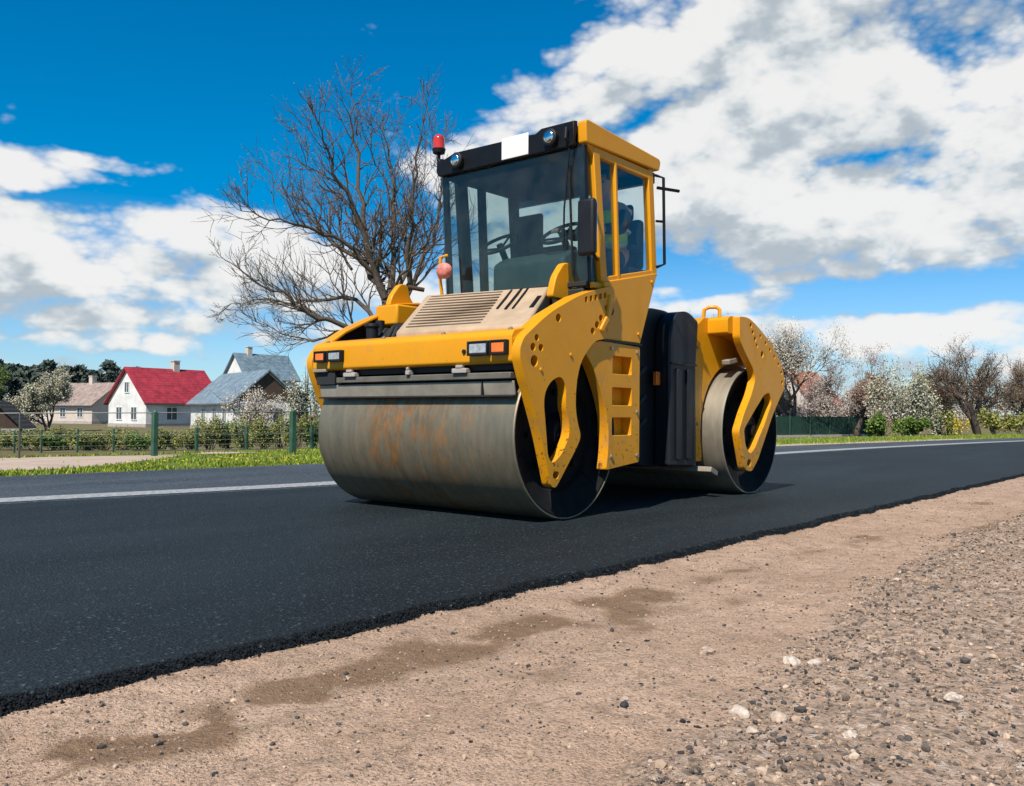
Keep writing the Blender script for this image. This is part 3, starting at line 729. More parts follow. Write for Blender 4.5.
# ------------------------------------------------------------------ houses
def house(name, label, corner, az, wg, ln, eave, ridge, roofm, wallm, ov=.35, gable=None, wins=(), chimney=None, door=None):
    """corner: the nearest ground corner; local +X runs along the gable wall, +Y along the ridge"""
    o = empty(name, label, 'house', corner); o.rotation_euler = (0, 0, az)
    b = bmesh.new()
    P = [V((0, 0, -.3)), V((wg, 0, -.3)), V((wg, 0, eave)), V((wg / 2, 0, ridge)), V((0, 0, eave))]
    A = [b.verts.new(p) for p in P]; B = [b.verts.new(p + V((0, ln, 0))) for p in P]
    b.faces.new(A); b.faces.new(B[::-1])
    for k in range(5): b.faces.new((A[k], B[k], B[(k + 1) % 5], A[(k + 1) % 5]))
    fin('wall', b, wallm, o, smooth=0)
    b = bmesh.new(); th = .14; sl = (ridge - eave) / (wg / 2)
    for s in (0, 1):
        x0 = -ov if s == 0 else wg + ov; z0 = eave - ov * sl
        q = [V((x0, -ov, z0 + .04)), V((wg / 2, -ov, ridge + .04)), V((wg / 2, -ov, ridge + .04 + th)), V((x0, -ov, z0 + .04 + th))]
        A = [b.verts.new(p) for p in q]; B = [b.verts.new(p + V((0, ln + 2 * ov, 0))) for p in q]
        b.faces.new(A); b.faces.new(B[::-1])
        for k in range(4): b.faces.new((A[k], B[k], B[(k + 1) % 4], A[(k + 1) % 4]))
    bmesh.ops.recalc_face_normals(b, faces=b.faces)
    rf = fin('roof', b, roofm, o, smooth=0)
    b = bmesh.new(); e = .04; box(b, (-e, -e, -.3), (wg + e, ln + e, .32)); fin('plinth', b, 'concrete', o, smooth=0)
    for x0 in (-ov, wg + ov):
        b = bmesh.new(); tube(b, [(x0, -ov, eave - ov * sl + .06), (x0, ln + ov, eave - ov * sl + .06)], .07, 6); fin('gutter', b, 'window dark', rf)
    if chimney:
        b = bmesh.new(); box(b, (wg / 2 - .3, chimney, ridge - .6), (wg / 2 + .3, chimney + .6, ridge + .9)); box(b, (wg / 2 - .36, chimney - .06, ridge + .9), (wg / 2 + .36, chimney + .66, ridge + 1.0)); fin('chimney', b, 'cream wall', rf, smooth=0)
    if gable:
        b = bmesh.new(); zb = eave + .05; t = (ridge - .12 - zb) / (ridge - eave) * wg / 2
        q = [V((wg / 2 - t, -.05, zb)), V((wg / 2 + t, -.05, zb)), V((wg / 2, -.05, ridge - .12))]
        A = [b.verts.new(p) for p in q]; B = [b.verts.new(p + V((0, .045, 0))) for p in q]
        b.faces.new(A); b.faces.new(B[::-1])
        for k in range(3): b.faces.new((A[k], B[k], B[(k + 1) % 3], A[(k + 1) % 3]))
        fin('gable_boarding', b, gable, o, smooth=0)
    for (side, u, z, w, h) in wins:
        b = bmesh.new(); f = .08
        def P3(a, c, dpt): return (a, -dpt, c) if side == 'g' else ((wg + dpt if side == 'r' else -dpt), a, c)
        def bx(u0, u1, z0, z1, d0, d1):
            p, q = P3(u0, z0, d0), P3(u1, z1, d1)
            box(b, [min(i, j) for i, j in zip(p, q)], [max(i, j) for i, j in zip(p, q)])
        bx(u - w / 2 - f, u - w / 2, z - f, z + h + f, .0, .07); bx(u + w / 2, u + w / 2 + f, z - f, z + h + f, .0, .07)
        bx(u - w / 2, u + w / 2, z - f, z, .0, .071); bx(u - w / 2, u + w / 2, z + h, z + h + f, .0, .07); bx(u - .03, u + .03, z, z + h, .022, .06)
        fr = fin('window', b, 'window frame white', o, smooth=0)
        b = bmesh.new(); bx(u - w / 2, u + w / 2, z, z + h, .004, .02); fin('pane', b, 'window dark', fr, smooth=0)
    return o
camaz = math.atan2(RT.y, RT.x)          # azimuth of picture-right
# near corner at the right: the gable wall runs from it to the left and back, so turn the house that way
def house_left(name, label, px, d, turn, *a, **k):
    """gable wall seen to the left of the near corner"""
    wg = a[0]; g = on_ground(px, d); az = camaz - R(turn)
    off = V((math.cos(az), math.sin(az), 0)) * wg
    return house(name, label, g - off, az, *a, **k)
def house_right(name, label, px, d, turn, *a, **k):
    return house(name, label, on_ground(px, d), camaz + R(turn), *a, **k)
house_left('red_roofed_house', 'white house with a bright red gable roof', 146, 80, 38, 6.6, 7.6, 2.35, 5.35, 'red roof', 'white wall', chimney=4.5,
           wins=(('g', 2.0, .7, .9, 1.1), ('g', 4.6, .7, .9, 1.1), ('g', 3.3, 3.2, .7, .9), ('r', 2.5, .7, 1, 1.1), ('r', 6, .7, 1, 1.1)))
house_right('grey_roofed_house', 'white house with grey metal roof and dark brown wooden gable', 233, 68, 35, 5.4, 11.5, 2.25, 4.6, 'grey roof', 'white wall', gable='dark wood',
            wins=(('l', 4.6, .6, .9, 1.1), ('l', 7.6, .6, .9, 1.1), ('l', 2.0, .6, .9, 1.1), ('g', 1.4, .6, .9, 1.1), ('g', 3.6, .6, .9, 1.1)))
house_left('tall_grey_roofed_house', 'taller pale house with blue grey roof behind brown gabled one', 246, 105, 42, 5.0, 7, 5.6, 8.4, 'blue grey roof', 'white wall', chimney=1.5, wins=(('g', 2.6, 3.6, .9, 1.2), ('r', 2, 3.4, 1, 1.2), ('r', 6, 3.4, 1, 1.2)))
house_right('brown_roofed_house', 'long low house with faded brown roof behind cream blossoming tree', 92, 100, 62, 6.5, 12.5, 2.2, 4.6, 'brown roof', 'cream wall', chimney=4, wins=(('l', 2, .8, .9, 1), ('l', 5, .8, .9, 1), ('g', 3, .8, .9, 1)))
house_right('dark_shed', 'small dark roofed shed at the left photo edge', -27, 52, 20, 2.4, 4, .5, 1.75, 'dark roof', 'dark wood', ov=.3)
house_left('orange_roofed_house', 'house with faded orange roof half hidden behind greyish pink bushes', 812, 92, 40, 5.5, 8, 3.0, 6.2, 'orange roof', 'cream wall', wins=(('g', 2.6, 3.2, .8, .9),))

# ------------------------------------------------------------------ fences
def wire_fence():
    o = empty('wire_fence', 'low wire fence with thick green concrete posts along the far verge', 'fence', on_ground(155, 20))
    b0 = o.location.copy(); tops = []
    for px, d, w, h in ((-60, 19, .09, 1.0), (20, 19.4, .02, 1.0), (155, 20, .058, .99), (293, 21, .062, 1.0), (420, 22, .085, 1.0)):
        g = on_ground(px, d) - b0; b = bmesh.new()
        box(b, g + V((-w, -w, -.2)), g + V((w, w, h)))
        if w > .05: cyl(b, g + V((0, 0, h)), g + V((0, 0, h + .05)), w * 1.1, w * .5, 4)
        fin('post', b, 'green post' if w > .05 else 'wire', o, bevel=.012); tops.append(g + V((0, 0, h)))
    b = bmesh.new()
    for f in (.99, .55): tube(b, [t - V((0, 0, (1 - f) * 1.1)) for t in tops], .012 if f > .9 else .006, 5)
    fin('wire', b, 'wire', o)
wire_fence()
def mesh_fence():
    o = empty('mesh_fence', 'low green wire mesh fence with slim posts in front of the olive hedge', 'fence', on_ground(150, 29))
    b0 = o.location.copy(); G = []
    for px in (-20, 15, 42, 78, 114, 156, 197, 247, 312, 360):
        g = on_ground(px, 28.5) - b0; G.append(g); b = bmesh.new(); w = .045 if px in (197, 247, 312) else .026
        box(b, g + V((-w, -w, -.1)), g + V((w, w, .75))); fin('post', b, 'green post', o, bevel=.008)
    b = bmesh.new()
    for k in range(6): tube(b, [g + V((0, 0, .05 + .15 * k)) for g in G], .0045, 3)
    for A, B in zip(G, G[1:]):
        n = max(2, int((B - A).length / .22))
        for k in range(1, n): p = A.lerp(B, k / n); tube(b, [p + V((0, 0, .05)), p + V((0, 0, .8))], .0035, 3)
    fin('mesh', b, 'green post', o)
mesh_fence()
def panel_fence():
    A, B = on_ground(768, 55), on_ground(866, 61)
    o = empty('panel_fence', 'solid dark green panel fence on a pale kerb beyond the rear drum', 'fence', A)
    d = (B - A); n = 5; h = 1.33; perp = V((-d.y, d.x, 0)).normalized()
    b = bmesh.new()
    for k in range(n):
        p, q = d * k / n, d * (k + 1) / n
        for j in range(10):
            u, v = p.lerp(q, j / 10), p.lerp(q, (j + .94) / 10)
            vs = [b.verts.new(x) for x in (u + V((0, 0, .16)), v + V((0, 0, .16)), v + V((0, 0, h)), u + V((0, 0, h)))]
            ws = [b.verts.new(x.co + perp * .04) for x in vs]
            b.faces.new(vs); b.faces.new(ws[::-1])
            for i in range(4): b.faces.new((vs[i], ws[i], ws[(i + 1) % 4], vs[(i + 1) % 4]))
    bmesh.ops.recalc_face_normals(b, faces=b.faces); fin('panel', b, 'green panel', o, smooth=0)
    for k in range(n + 1):
        p = d * k / n - perp * .06; b = bmesh.new(); box(b, p + V((-.05, -.05, -.1)), p + V((.05, .05, h + .06))); fin('post', b, 'green panel', o, bevel=.01)
    b = bmesh.new(); vs = [b.verts.new(x) for x in (-perp * .12 - V((0, 0, .1)), d - perp * .12 - V((0, 0, .1)), d - perp * .12 + V((0, 0, .15)), -perp * .12 + V((0, 0, .15)))]
    ws = [b.verts.new(x.co + perp * .2) for x in vs]; b.faces.new(vs); b.faces.new(ws[::-1])
    for i in range(4): b.faces.new((vs[i], ws[i], ws[(i + 1) % 4], vs[(i + 1) % 4]))
    bmesh.ops.recalc_face_normals(b, faces=b.faces); fin('kerb', b, 'concrete', o, smooth=0)
panel_fence()

exec_roller = True
# ------------------------------------------------------------------ the road roller
O = V((1.5, 0, 0))
RO = empty('road_roller', 'big yellow tandem road roller with glass cab standing on the fresh black asphalt', 'road roller', O)
def part(name, bm, mat, bevel=.006, smooth=40, parent=None, seg=2): return fin(name, bm, mat, parent or RO, O, bevel, smooth, seg=seg)
def prism(bm, poly, y0, y1):
    A = [bm.verts.new((x, y0, z)) for x, z in poly]; B = [bm.verts.new((x, y1, z)) for x, z in poly]; k = len(poly)
    bm.faces.new(A); bm.faces.new(B[::-1])
    for i in range(k): bm.faces.new((A[i], B[i], B[(i + 1) % k], A[(i + 1) % k]))
    bmesh.ops.recalc_face_normals(bm, faces=bm.faces)
RD = .61; W = 1.055; LX = 2.99
# drums
def drum(cx, mat):
    b = bmesh.new(); t = .014
    lathe_y(b, [(RD - .006, -W), (RD, -W + .008), (RD, -W + .25), (RD, 0), (RD, W - .25), (RD, W - .008), (RD - .006, W), (RD - t, W), (RD - t, W - .05), (RD - t, 0), (RD - t, -W + .05), (RD - t, -W)], cx, RD, 128, closed=True)
    bmesh.ops.recalc_face_normals(b, faces=b.faces)
    d = part('drum', b, mat, 0, 30)
    for s in (-1, 1):
        b = bmesh.new(); y = s * (W - .045)
        rr = lathe_y(b, [(RD - t - .001, y + s * .04), (RD - t - .02, y + s * .038), (RD - .07, y), (.42, y - s * .05), (.40, y - s * .09), (.24, y - s * .09), (.2, y - s * .06), (.02, y - s * .06)], cx, RD, 64)
        b.faces.new(rr[-1]); bmesh.ops.recalc_face_normals(b, faces=b.faces)
        for k in range(8):
            a = k * math.pi / 4; x, z = cx + .31 * math.cos(a), RD + .31 * math.sin(a); cyl(b, (x, y - s * .095, z), (x, y - s * .06, z), .022, n=6)
        for k in range(6):
            a = k * math.pi / 3 + .3; tube(b, [(cx + .42 * math.cos(a), y - s * .045, RD + .42 * math.sin(a)), (cx + .55 * math.cos(a), y - s * .004, RD + .55 * math.sin(a))], .012, 6)
        part('end_disc', b, 'black matte', 0, 40, d)
        b = bmesh.new(); y = s * (W - .13); cyl(b, (cx, y, RD), (cx, y + s * .12, RD), .17, .15, 24); cyl(b, (cx, y + s * .10, RD), (cx, y + s * .16, RD), .07, .06, 16)
        for k in range(6):
            a = k * math.pi / 3; x, z = cx + .12 * math.cos(a), RD + .12 * math.sin(a); cyl(b, (x, y + s * .11, z), (x, y + s * .135, z), .015, n=6)
        part('hub', b, 'black plastic', .004, 40, d)
drum(0, 'drum steel'); drum(LX, 'worn steel')

# front frame: the side plate with its drop arm
fr_out = [(-.62, 1.27, .03), (-.35, 1.455, .12), (0, 1.615, .15), (.25, 1.69, .12), (.43, 1.73, .03), (.475, 1.65, .03), (.42, 1.53, .05), (.40, 1.48, .05), (.345, 1.40, .03), (.34, 1.325, .02), (.20, 1.30, .05), (.08, 1.20, .08), (.01, 1.11, .1), (-.03, .97, .1), (-.04, .81, .08), (-.01, .69, .05), (.035, .60, .05), (-.03, .51, .06), (-.18, .34, .05), (-.265, .245, .03), (-.32, .26, .03), (-.365, .40, .06), (-.435, .61, .08), (-.55, .88, .1), (-.61, 1.0, .04), (-.66, 1.13, .03), (-.66, 1.2, .03)]
fr_hole = [(-.405, .84, .06), (-.375, .63, .08), (-.355, .46, .05), (-.30, .415, .03), (-.20, .475, .05), (-.105, .61, .05), (-.115, .72, .06), (-.16, .83, .08), (-.145, .95, .05), (-.21, 1.03, .05), (-.32, .99, .05), (-.385, .92, .04)]
hl = [fillet(fr_hole, .05), circle(-.525, 1.21, .028), circle(-.485, 1.275, .024), circle(-.44, 1.21, .026), circle(-.51, 1.115, .040), circle(-.245, 1.43, .030), circle(-.262, .335, .028, sx=1.3)]
hl += [circle(.17, 1.37, .026), circle(.225, 1.42, .028), circle(.275, 1.475, .026), circle(.345, 1.555, .024)]
hl += [[V((x, 1.570 + (x - .07) * .23)), V((x + .034, 1.577 + (x - .07) * .23)), V((x + .034, 1.618 + (x - .07) * .23)), V((x, 1.610 + (x - .07) * .23))] for x in (.07, .13, .19, .25, .31)]
for s in (-1, 1):
    sf = plate('side_frame', fillet(fr_out, .03), [list(h) for h in hl], s * 1.075, s * 1.15, 'yellow paint', RO, O, .009)
    b = bmesh.new(); prism(b, [(-.57, 1.06), (-.57, 1.24), (-.33, 1.42), (0, 1.58), (.36, 1.68), (.38, 1.60), (.27, 1.42), (.22, 1.34), (.06, 1.25), (-.05, 1.12), (-.33, 1.06)], s * 1.062, s * 1.072); part('dark_backing', b, 'black matte', 0, 30, sf)  # matte black sheet added behind the plate so its holes look dark
    # raised brace and bolt heads on the arm
    b = bmesh.new()
    for x, z in ((-.44, 1.06), (-.10, 1.18)): cyl(b, (x, s * 1.148, z), (x, s * 1.158, z), .014, n=6)
    part('boss', b, 'yellow paint', .003, 40, sf)
# step panel with three toe holds
st_out = [(.08, 1.235, .02), (.19, 1.15, .08), (.30, .99, .12), (.39, .80, .14), (.43, .62, .12), (.42, .47, .06), (.395, .34, .02), (.86, .385, .02), (.865, 1.295, .02), (.34, 1.312, .02), (.2, 1.29, .05)]
rec = [fillet([(.48, 1.205), (.745, 1.205), (.745, 1.07), (.48, 1.07)], .015), fillet([(.475, .965), (.745, .965), (.745, .83), (.475, .83)], .015), fillet([(.475, .735), (.74, .735), (.74, .60), (.475, .60)], .015)]
sp_ = plate('step_panel', fillet(st_out, .02), [list(r) for r in rec], -1.03, -1.118, 'yellow paint', RO, O, .007)
b = bmesh.new()
for r in ((.475, .75, 1.06, 1.215), (.47, .75, .82, .975), (.47, .745, .59, .745)):
    box(b, (r[0], -1.03, r[2]), (r[1], -.985, r[3]))
part('step_back', b, 'yellow paint', .003, 40, sp_)
# chassis between the drums
b = bmesh.new(); box(b, (.66, -1.02, .36), (.86, 1.10, 1.30)); box(b, (.05, -1.02, 1.27), (.86, 1.10, 1.34)); part('front_chassis', b, 'black matte', .01)
b = bmesh.new(); plate_far = [(.39, .34), (.86, .385), (.865, 1.295), (.34, 1.31), (.20, 1.2), (.36, .9), (.43, .62)]; prism(b, plate_far, 1.105, 1.145); part('far_side_panel', b, 'yellow paint', .006)
# cross beam, lamps
b = bmesh.new(); prism(b, fillet([(-.64, 1.098), (-.657, 1.115), (-.655, 1.288), (-.628, 1.322), (-.49, 1.352), (-.42, 1.352), (-.42, 1.098)], .012), -1.072, 1.072); part('cross_beam', b, 'yellow paint', .004)
b = bmesh.new(); box(b, (-.60, -1.05, 1.055), (-.44, 1.05, 1.097))
part('front_gap', b, 'black paint', .003)
def lamp(name, y0, y1, z0, z1, lens):
    b = bmesh.new(); box(b, (-.672, y0, z0), (-.655, y1, z1)); f = .014
    box(b, (-.70, y0, z0), (-.672, y0 + f, z1)); box(b, (-.70, y1 - f, z0), (-.672, y1, z1)); box(b, (-.70, y0 + f, z0), (-.672, y1 - f, z0 + f)); box(b, (-.70, y0 + f, z1 - f), (-.672, y1 - f, z1))
    h = part(name, b, 'black plastic', .003)
    b = bmesh.new(); box(b, (-.694, y0 + f, z0 + f), (-.673, y1 - f, z1 - f)); part('lens', b, lens, .006, 40, h)
lamp('headlight', -.89, -.70, 1.155, 1.255, 'clear lens'); lamp('turn_signal', -1.05, -.905, 1.155, 1.255, 'amber lens')
lamp('headlight', .67, .84, 1.165, 1.255, 'clear lens'); lamp('turn_signal', .87, 1.01, 1.165, 1.255, 'amber lens')
b = bmesh.new(); cyl(b, (-.655, -.64, 1.19), (-.668, -.64, 1.19), .016, n=10); part('socket', b, 'black plastic', 0)
# scrapers in front of the drum
b = bmesh.new(); box(b, (-.63, -1.04, .995), (-.555, .80, 1.04)); sc = part('scraper_bar', b, 'dark scraper', .006)
b = bmesh.new()
for y0, y1 in ((-1.05, -.77), (-.75, 1.04)):
    v = box(b, (-.60, y0, .885), (-.585, y1, .982), (0, R(-9), 0))
part('scraper_blade', b, 'grey scraper', .004)
b = bmesh.new(); box(b, (-.612, -.765, .885), (-.575, -.755, .985)); box(b, (-.63, .82, .985), (-.55, 1.05, 1.095)); box(b, (-.615, -1.05, .873), (-.575, 1.04, .886)); part('scraper_rubber', b, 'rubber', .003)
for y in (.62, -.05, -.58):
    b = bmesh.new(); w = .07 if abs(y) > .1 else .02
    box(b, (-.652, y - w, 1.04), (-.60, y + w, 1.075)); box(b, (-.655, y - w * .45, 1.075), (-.62, y + w * .45, 1.098)); part('scraper_bracket', b, 'concrete', .006)
b = bmesh.new(); box(b, (-.66, .90, 1.085), (-.56, 1.07, 1.112)); part('lamp_shelf', b, 'grey scraper', .006)
# hood
def hood():
    # a sloping cover: front edge low and near the beam, back edge at the foot of the windscreen
    A, B, C_, D_ = V((-.45, .30, 1.395)), V((-.45, -1.03, 1.375)), V((.16, -.76, 1.735)), V((.10, .52, 1.765))
    b = bmesh.new()
    nrm = (B - A).cross(D_ - A); nrm = nrm.normalized()
    if nrm.z < 0: nrm = -nrm
    vs = [b.verts.new(p) for p in (A, B, C_, D_)]; ws = [b.verts.new(V((p.x, p.y, 1.20))) for p in (A, B, C_, D_)]
    b.faces.new(vs); b.faces.new(ws[::-1])
    for i in range(4): b.faces.new((vs[i], ws[i], ws[(i + 1) % 4], vs[(i + 1) % 4]))
    bmesh.ops.recalc_face_normals(b, faces=b.faces)
    h = part('hood', b, 'hood dusty beige', .02)
    P = lambda u, v, o=0: A.lerp(B, u).lerp(D_.lerp(C_, u), v) + nrm * o
    b = bmesh.new()
    for k in range(12):
        v0 = .10 + k * .074
        q = [P(.06, v0), P(.655, v0), P(.655, v0 + .026), P(.06, v0 + .026)]
        X = [b.verts.new(x - nrm * .006) for x in q]; Y_ = [b.verts.new(x + nrm * .002) for x in q]; b.faces.new(Y_)
        for i in range(4): b.faces.new((X[i], X[(i + 1) % 4], Y_[(i + 1) % 4], Y_[i]))
    bmesh.ops.recalc_face_normals(b, faces=b.faces)
    part('louvre_shade', b, 'hood groove shade', 0, 20, h)  # flat dark strips on the hood, painted shade instead of real gaps
    b = bmesh.new()
    for (u0, v0, u1, v1, w) in ((.70, .45, .715, .95, .014), (.765, .42, .785, .97, .018), (.82, .42, .835, .97, .014), (.945, .42, .955, .72, .03)):
        q = [P(u0, v0), P(u0 + w, v0), P(u1 + w, v1), P(u1, v1)]
        X = [b.verts.new(x - nrm * .006) for x in q]; Y_ = [b.verts.new(x + nrm * .005) for x in q]
        b.faces.new(Y_)
        for i in range(4): b.faces.new((X[i], X[(i + 1) % 4], Y_[(i + 1) % 4], Y_[i]))
    bmesh.ops.recalc_face_normals(b, faces=b.faces)
    part('slot', b, 'black paint', 0, 30, h)
hood()
# clutter in the open well left of the hood
b = bmesh.new(); box(b, (-.42, .36, 1.25), (.12, 1.06, 1.33)); part('well_floor', b, 'dark wood', .01)
b = bmesh.new(); cyl(b, (-.30, .75, 1.33), (-.30, .75, 1.47), .05, .05, 16); cyl(b, (-.30, .75, 1.47), (-.30, .75, 1.50), .065, .06, 16); cyl(b, (-.1, .88, 1.33), (-.1, .88, 1.55), .04, n=12); part('filler_cap', b, 'black plastic', .004)
b = bmesh.new()
for k in range(5): tube(b, [(-.38 + .03 * k, .42 + .1 * k, 1.34), (-.30 + .05 * k, .45 + .1 * k, 1.44 + .02 * (k % 2)), (-.05 + .02 * k, .50 + .09 * k, 1.46), (.06, .55 + .08 * k, 1.36)], .018, 8)
box(b, (-.2, .42, 1.33), (.02, .6, 1.5)); part('hose_bundle', b, 'rubber', 0)
b = bmesh.new(); box(b, (.0, .78, 1.52), (.30, 1.06, 1.70)); prism(b, [(.0, 1.70), (.30, 1.70), (.30, 1.74)], .79, 1.05); part('far_fender', b, 'yellow paint', .02)
for y in (.93, -.87):
    b = bmesh.new(); prism(b, fillet([(.0, 1.62), (.05, 1.78), (.15, 1.90), (.24, 1.90), (.26, 1.80), (.34, 1.70), (.34, 1.62)], .04), y - .03, y + .03); part('cab_bracket', b, 'yellow paint', .008)
b = bmesh.new(); cyl(b, (.24, .90, 1.88), (.36, .82, 1.86), .02, n=10); part('stay', b, 'dark wood', 0)
# thick lip along the top of each side plate
for s in (-1, 1):
    b = bmesh.new(); e = [(-.64, 1.265), (-.35, 1.452), (-.01, 1.61), (.24, 1.685), (.42, 1.727)]
    A = []; prism(b, e + [(x, z - .022) for x, z in reversed(e)], s * 1.02, s * 1.074); part('frame_lip', b, 'yellow paint', .004)

# --- cab
cy0, cy1 = -1.09, .40
def quadbar(name, path, w, d, mat, parent=None):
    """a straight post: path two points, w along x, d along y"""
    b = bmesh.new(); a, c = V(path[0]), V(path[1])
    A = [b.verts.new(a + V((x * w / 2, y * d / 2, 0))) for x, y in ((-1, -1), (1, -1), (1, 1), (-1, 1))]
    B = [b.verts.new(c + V((x * w / 2, y * d / 2, 0))) for x, y in ((-1, -1), (1, -1), (1, 1), (-1, 1))]
    b.faces.new(A[::-1]); b.faces.new(B)
    for k in range(4): b.faces.new((A[k], A[(k + 1) % 4], B[(k + 1) % 4], B[k]))
    return part(name, b, mat, .006, 40, parent)
lo_poly = [(.39, 1.765), (1.155, 1.925), (.895, 1.325), (.345, 1.325)]
b = bmesh.new(); prism(b, lo_poly, cy1 - .05, cy1 + .012); part('cab_side_panel', b, 'yellow paint', .008)
b = bmesh.new(); prism(b, lo_poly, cy0 - .012, cy0 + .05); cl = part('cab_side_panel', b, 'yellow paint', .008)
b = bmesh.new(); cyl(b, (.45, cy0 - .012, 1.55), (.45, cy0 - .03, 1.55), .04, n=18); cyl(b, (.45, cy0 - .03, 1.55), (.45, cy0 - .045, 1.55), .015, n=8); part('lock', b, 'black plastic', 0, 40, cl)
b = bmesh.new(); prism(b, [(.37, 1.66), (.42, 1.64), (.38, 1.47), (.28, 1.36), (.25, 1.39), (.34, 1.50)], cy0 - .075, cy0 - .03); part('cab_grab_bracket', b, 'yellow paint', .01)
b = bmesh.new(); box(b, (.34, -1.125, 1.306), (.885, -.4, 1.322)); part('seam', b, 'black paint', 0)
b = bmesh.new(); prism(b, [(.2, 1.35), (.2, 1.70), (.36, 1.74), (1.08, 1.88), (.87, 1.35)], cy0 + .052, cy1 - .052); part('cab_floor', b, 'dark interior', .01)
# posts
def lean(z, x0=.275, z0=2.74, k=-.118): return x0 + (z - z0) * k
quadbar('door_pillar', ((.395, cy0 + .02, 1.74), (.28, cy0 + .02, 2.76)), .085, .055, 'yellow paint')
quadbar('window_post', ((.60, cy0 + .02, 1.80), (.545, cy0 + .02, 2.76)), .03, .05, 'yellow paint')
quadbar('rear_pillar', ((1.125, cy0 + .025, 1.90), (1.055, cy0 + .025, 2.76)), .075, .06, 'yellow paint')
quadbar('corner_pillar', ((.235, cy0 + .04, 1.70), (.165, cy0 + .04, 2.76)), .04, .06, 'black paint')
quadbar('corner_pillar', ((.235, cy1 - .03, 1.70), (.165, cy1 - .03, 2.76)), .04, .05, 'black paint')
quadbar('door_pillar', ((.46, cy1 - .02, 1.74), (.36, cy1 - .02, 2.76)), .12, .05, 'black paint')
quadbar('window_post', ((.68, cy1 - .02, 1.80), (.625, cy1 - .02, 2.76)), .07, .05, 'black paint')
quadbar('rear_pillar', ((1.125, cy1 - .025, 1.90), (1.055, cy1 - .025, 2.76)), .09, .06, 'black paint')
# sill and bottom bars, yellow rail under the near windows
b = bmesh.new(); prism(b, [(.37, 1.755), (1.155, 1.915), (1.15, 1.955), (.37, 1.795)], cy0 + .001, cy0 + .045); part('sill', b, 'yellow paint', .006)
b = bmesh.new(); prism(b, [(.24, 2.70), (1.09, 2.68), (1.09, 2.75), (.17, 2.765)], cy0 - .004, cy0 + .046); part('door_rail', b, 'yellow paint', .005)
b = bmesh.new(); box(b, (.345, cy0 - .045, 1.715), (.42, cy0 - .012, 1.76)); box(b, (.23, cy0 - .02, 1.70), (.40, cy0 + .05, 1.745)); part('door_hinge', b, 'yellow paint', .006)
# glass
def pane(name, pts, n, mat='cab glass', parent=None):
    b = bmesh.new(); n = V(n) * .006; A = [b.verts.new(V(p)) for p in pts]; B = [b.verts.new(V(p) + n) for p in pts]; k = len(pts)
    b.faces.new(A); b.faces.new(B[::-1])
    for i in range(k): b.faces.new((A[i], B[i], B[(i + 1) % k], A[(i + 1) % k]))
    bmesh.ops.recalc_face_normals(b, faces=b.faces); return part(name, b, mat, 0, 30, parent)
ws_ = pane('windscreen', [(.21, cy0 + .012, 1.735), (.21, cy1 - .006, 1.755), (.14, cy1 - .006, 2.765), (.14, cy0 + .012, 2.765)], (-1, 0, 0))
b = bmesh.new(); box(b, (.19, cy0 + .02, 1.715), (.225, cy1, 1.75)); part('windscreen_seal', b, 'rubber', .004)
pane('side_window', [(.43, cy0 + .025, 1.78), (.59, cy0 + .025, 1.80), (.535, cy0 + .025, 2.72), (.315, cy0 + .025, 2.72)], (0, -1, 0), 'cab glass clear')
pane('side_window', [(.61, cy0 + .025, 1.82), (1.09, cy0 + .025, 1.91), (1.02, cy0 + .025, 2.70), (.555, cy0 + .025, 2.72)], (0, -1, 0), 'cab glass clear')
pane('quarter_window', [(.25, cy0 + .03, 1.74), (.355, cy0 + .03, 1.77), (.245, cy0 + .03, 2.72), (.18, cy0 + .03, 2.72)], (0, -1, 0), 'cab glass')
pane('side_window', [(.24, cy1 - .02, 1.74), (1.10, cy1 - .02, 1.90), (1.03, cy1 - .02, 2.74), (.17, cy1 - .02, 2.74)], (0, 1, 0), 'cab glass clear')
pane('rear_window', [(1.12, cy0 + .05, 1.93), (1.12, cy1 - .05, 1.93), (1.06, cy1 - .05, 2.70), (1.06, cy0 + .05, 2.70)], (1, 0, 0), 'cab glass clear')
b = bmesh.new(); box(b, (1.07, cy0, 2.66), (1.13, cy1, 2.75)); box(b, (1.10, cy0 + .06, 1.88), (1.15, cy1 - .06, 1.95)); part('rear_rail', b, 'black paint', .006)
# roof
b = bmesh.new(); prism(b, fillet([(.10, 2.755), (.09, 2.80), (.12, 2.885), (.16, 2.915), (.5, 2.90), (1.16, 2.845), (1.17, 2.79), (1.14, 2.757)], .02), cy0 + .06, cy1); part('roof', b, 'black paint', .012)
b = bmesh.new(); prism(b, fillet([(.135, 2.765), (.125, 2.925), (.15, 2.94), (1.17, 2.87), (1.19, 2.84), (1.165, 2.768)], .02), cy0 - .02, cy0 + .058); part('roof_side_beam', b, 'yellow paint', .01)
b = bmesh.new(); prism(b, fillet([(.135, 2.765), (.125, 2.905), (.15, 2.92), (1.17, 2.86), (1.19, 2.84), (1.165, 2.768)], .02), cy1 + .002, cy1 + .03); part('roof_side_beam', b, 'black paint', .01)
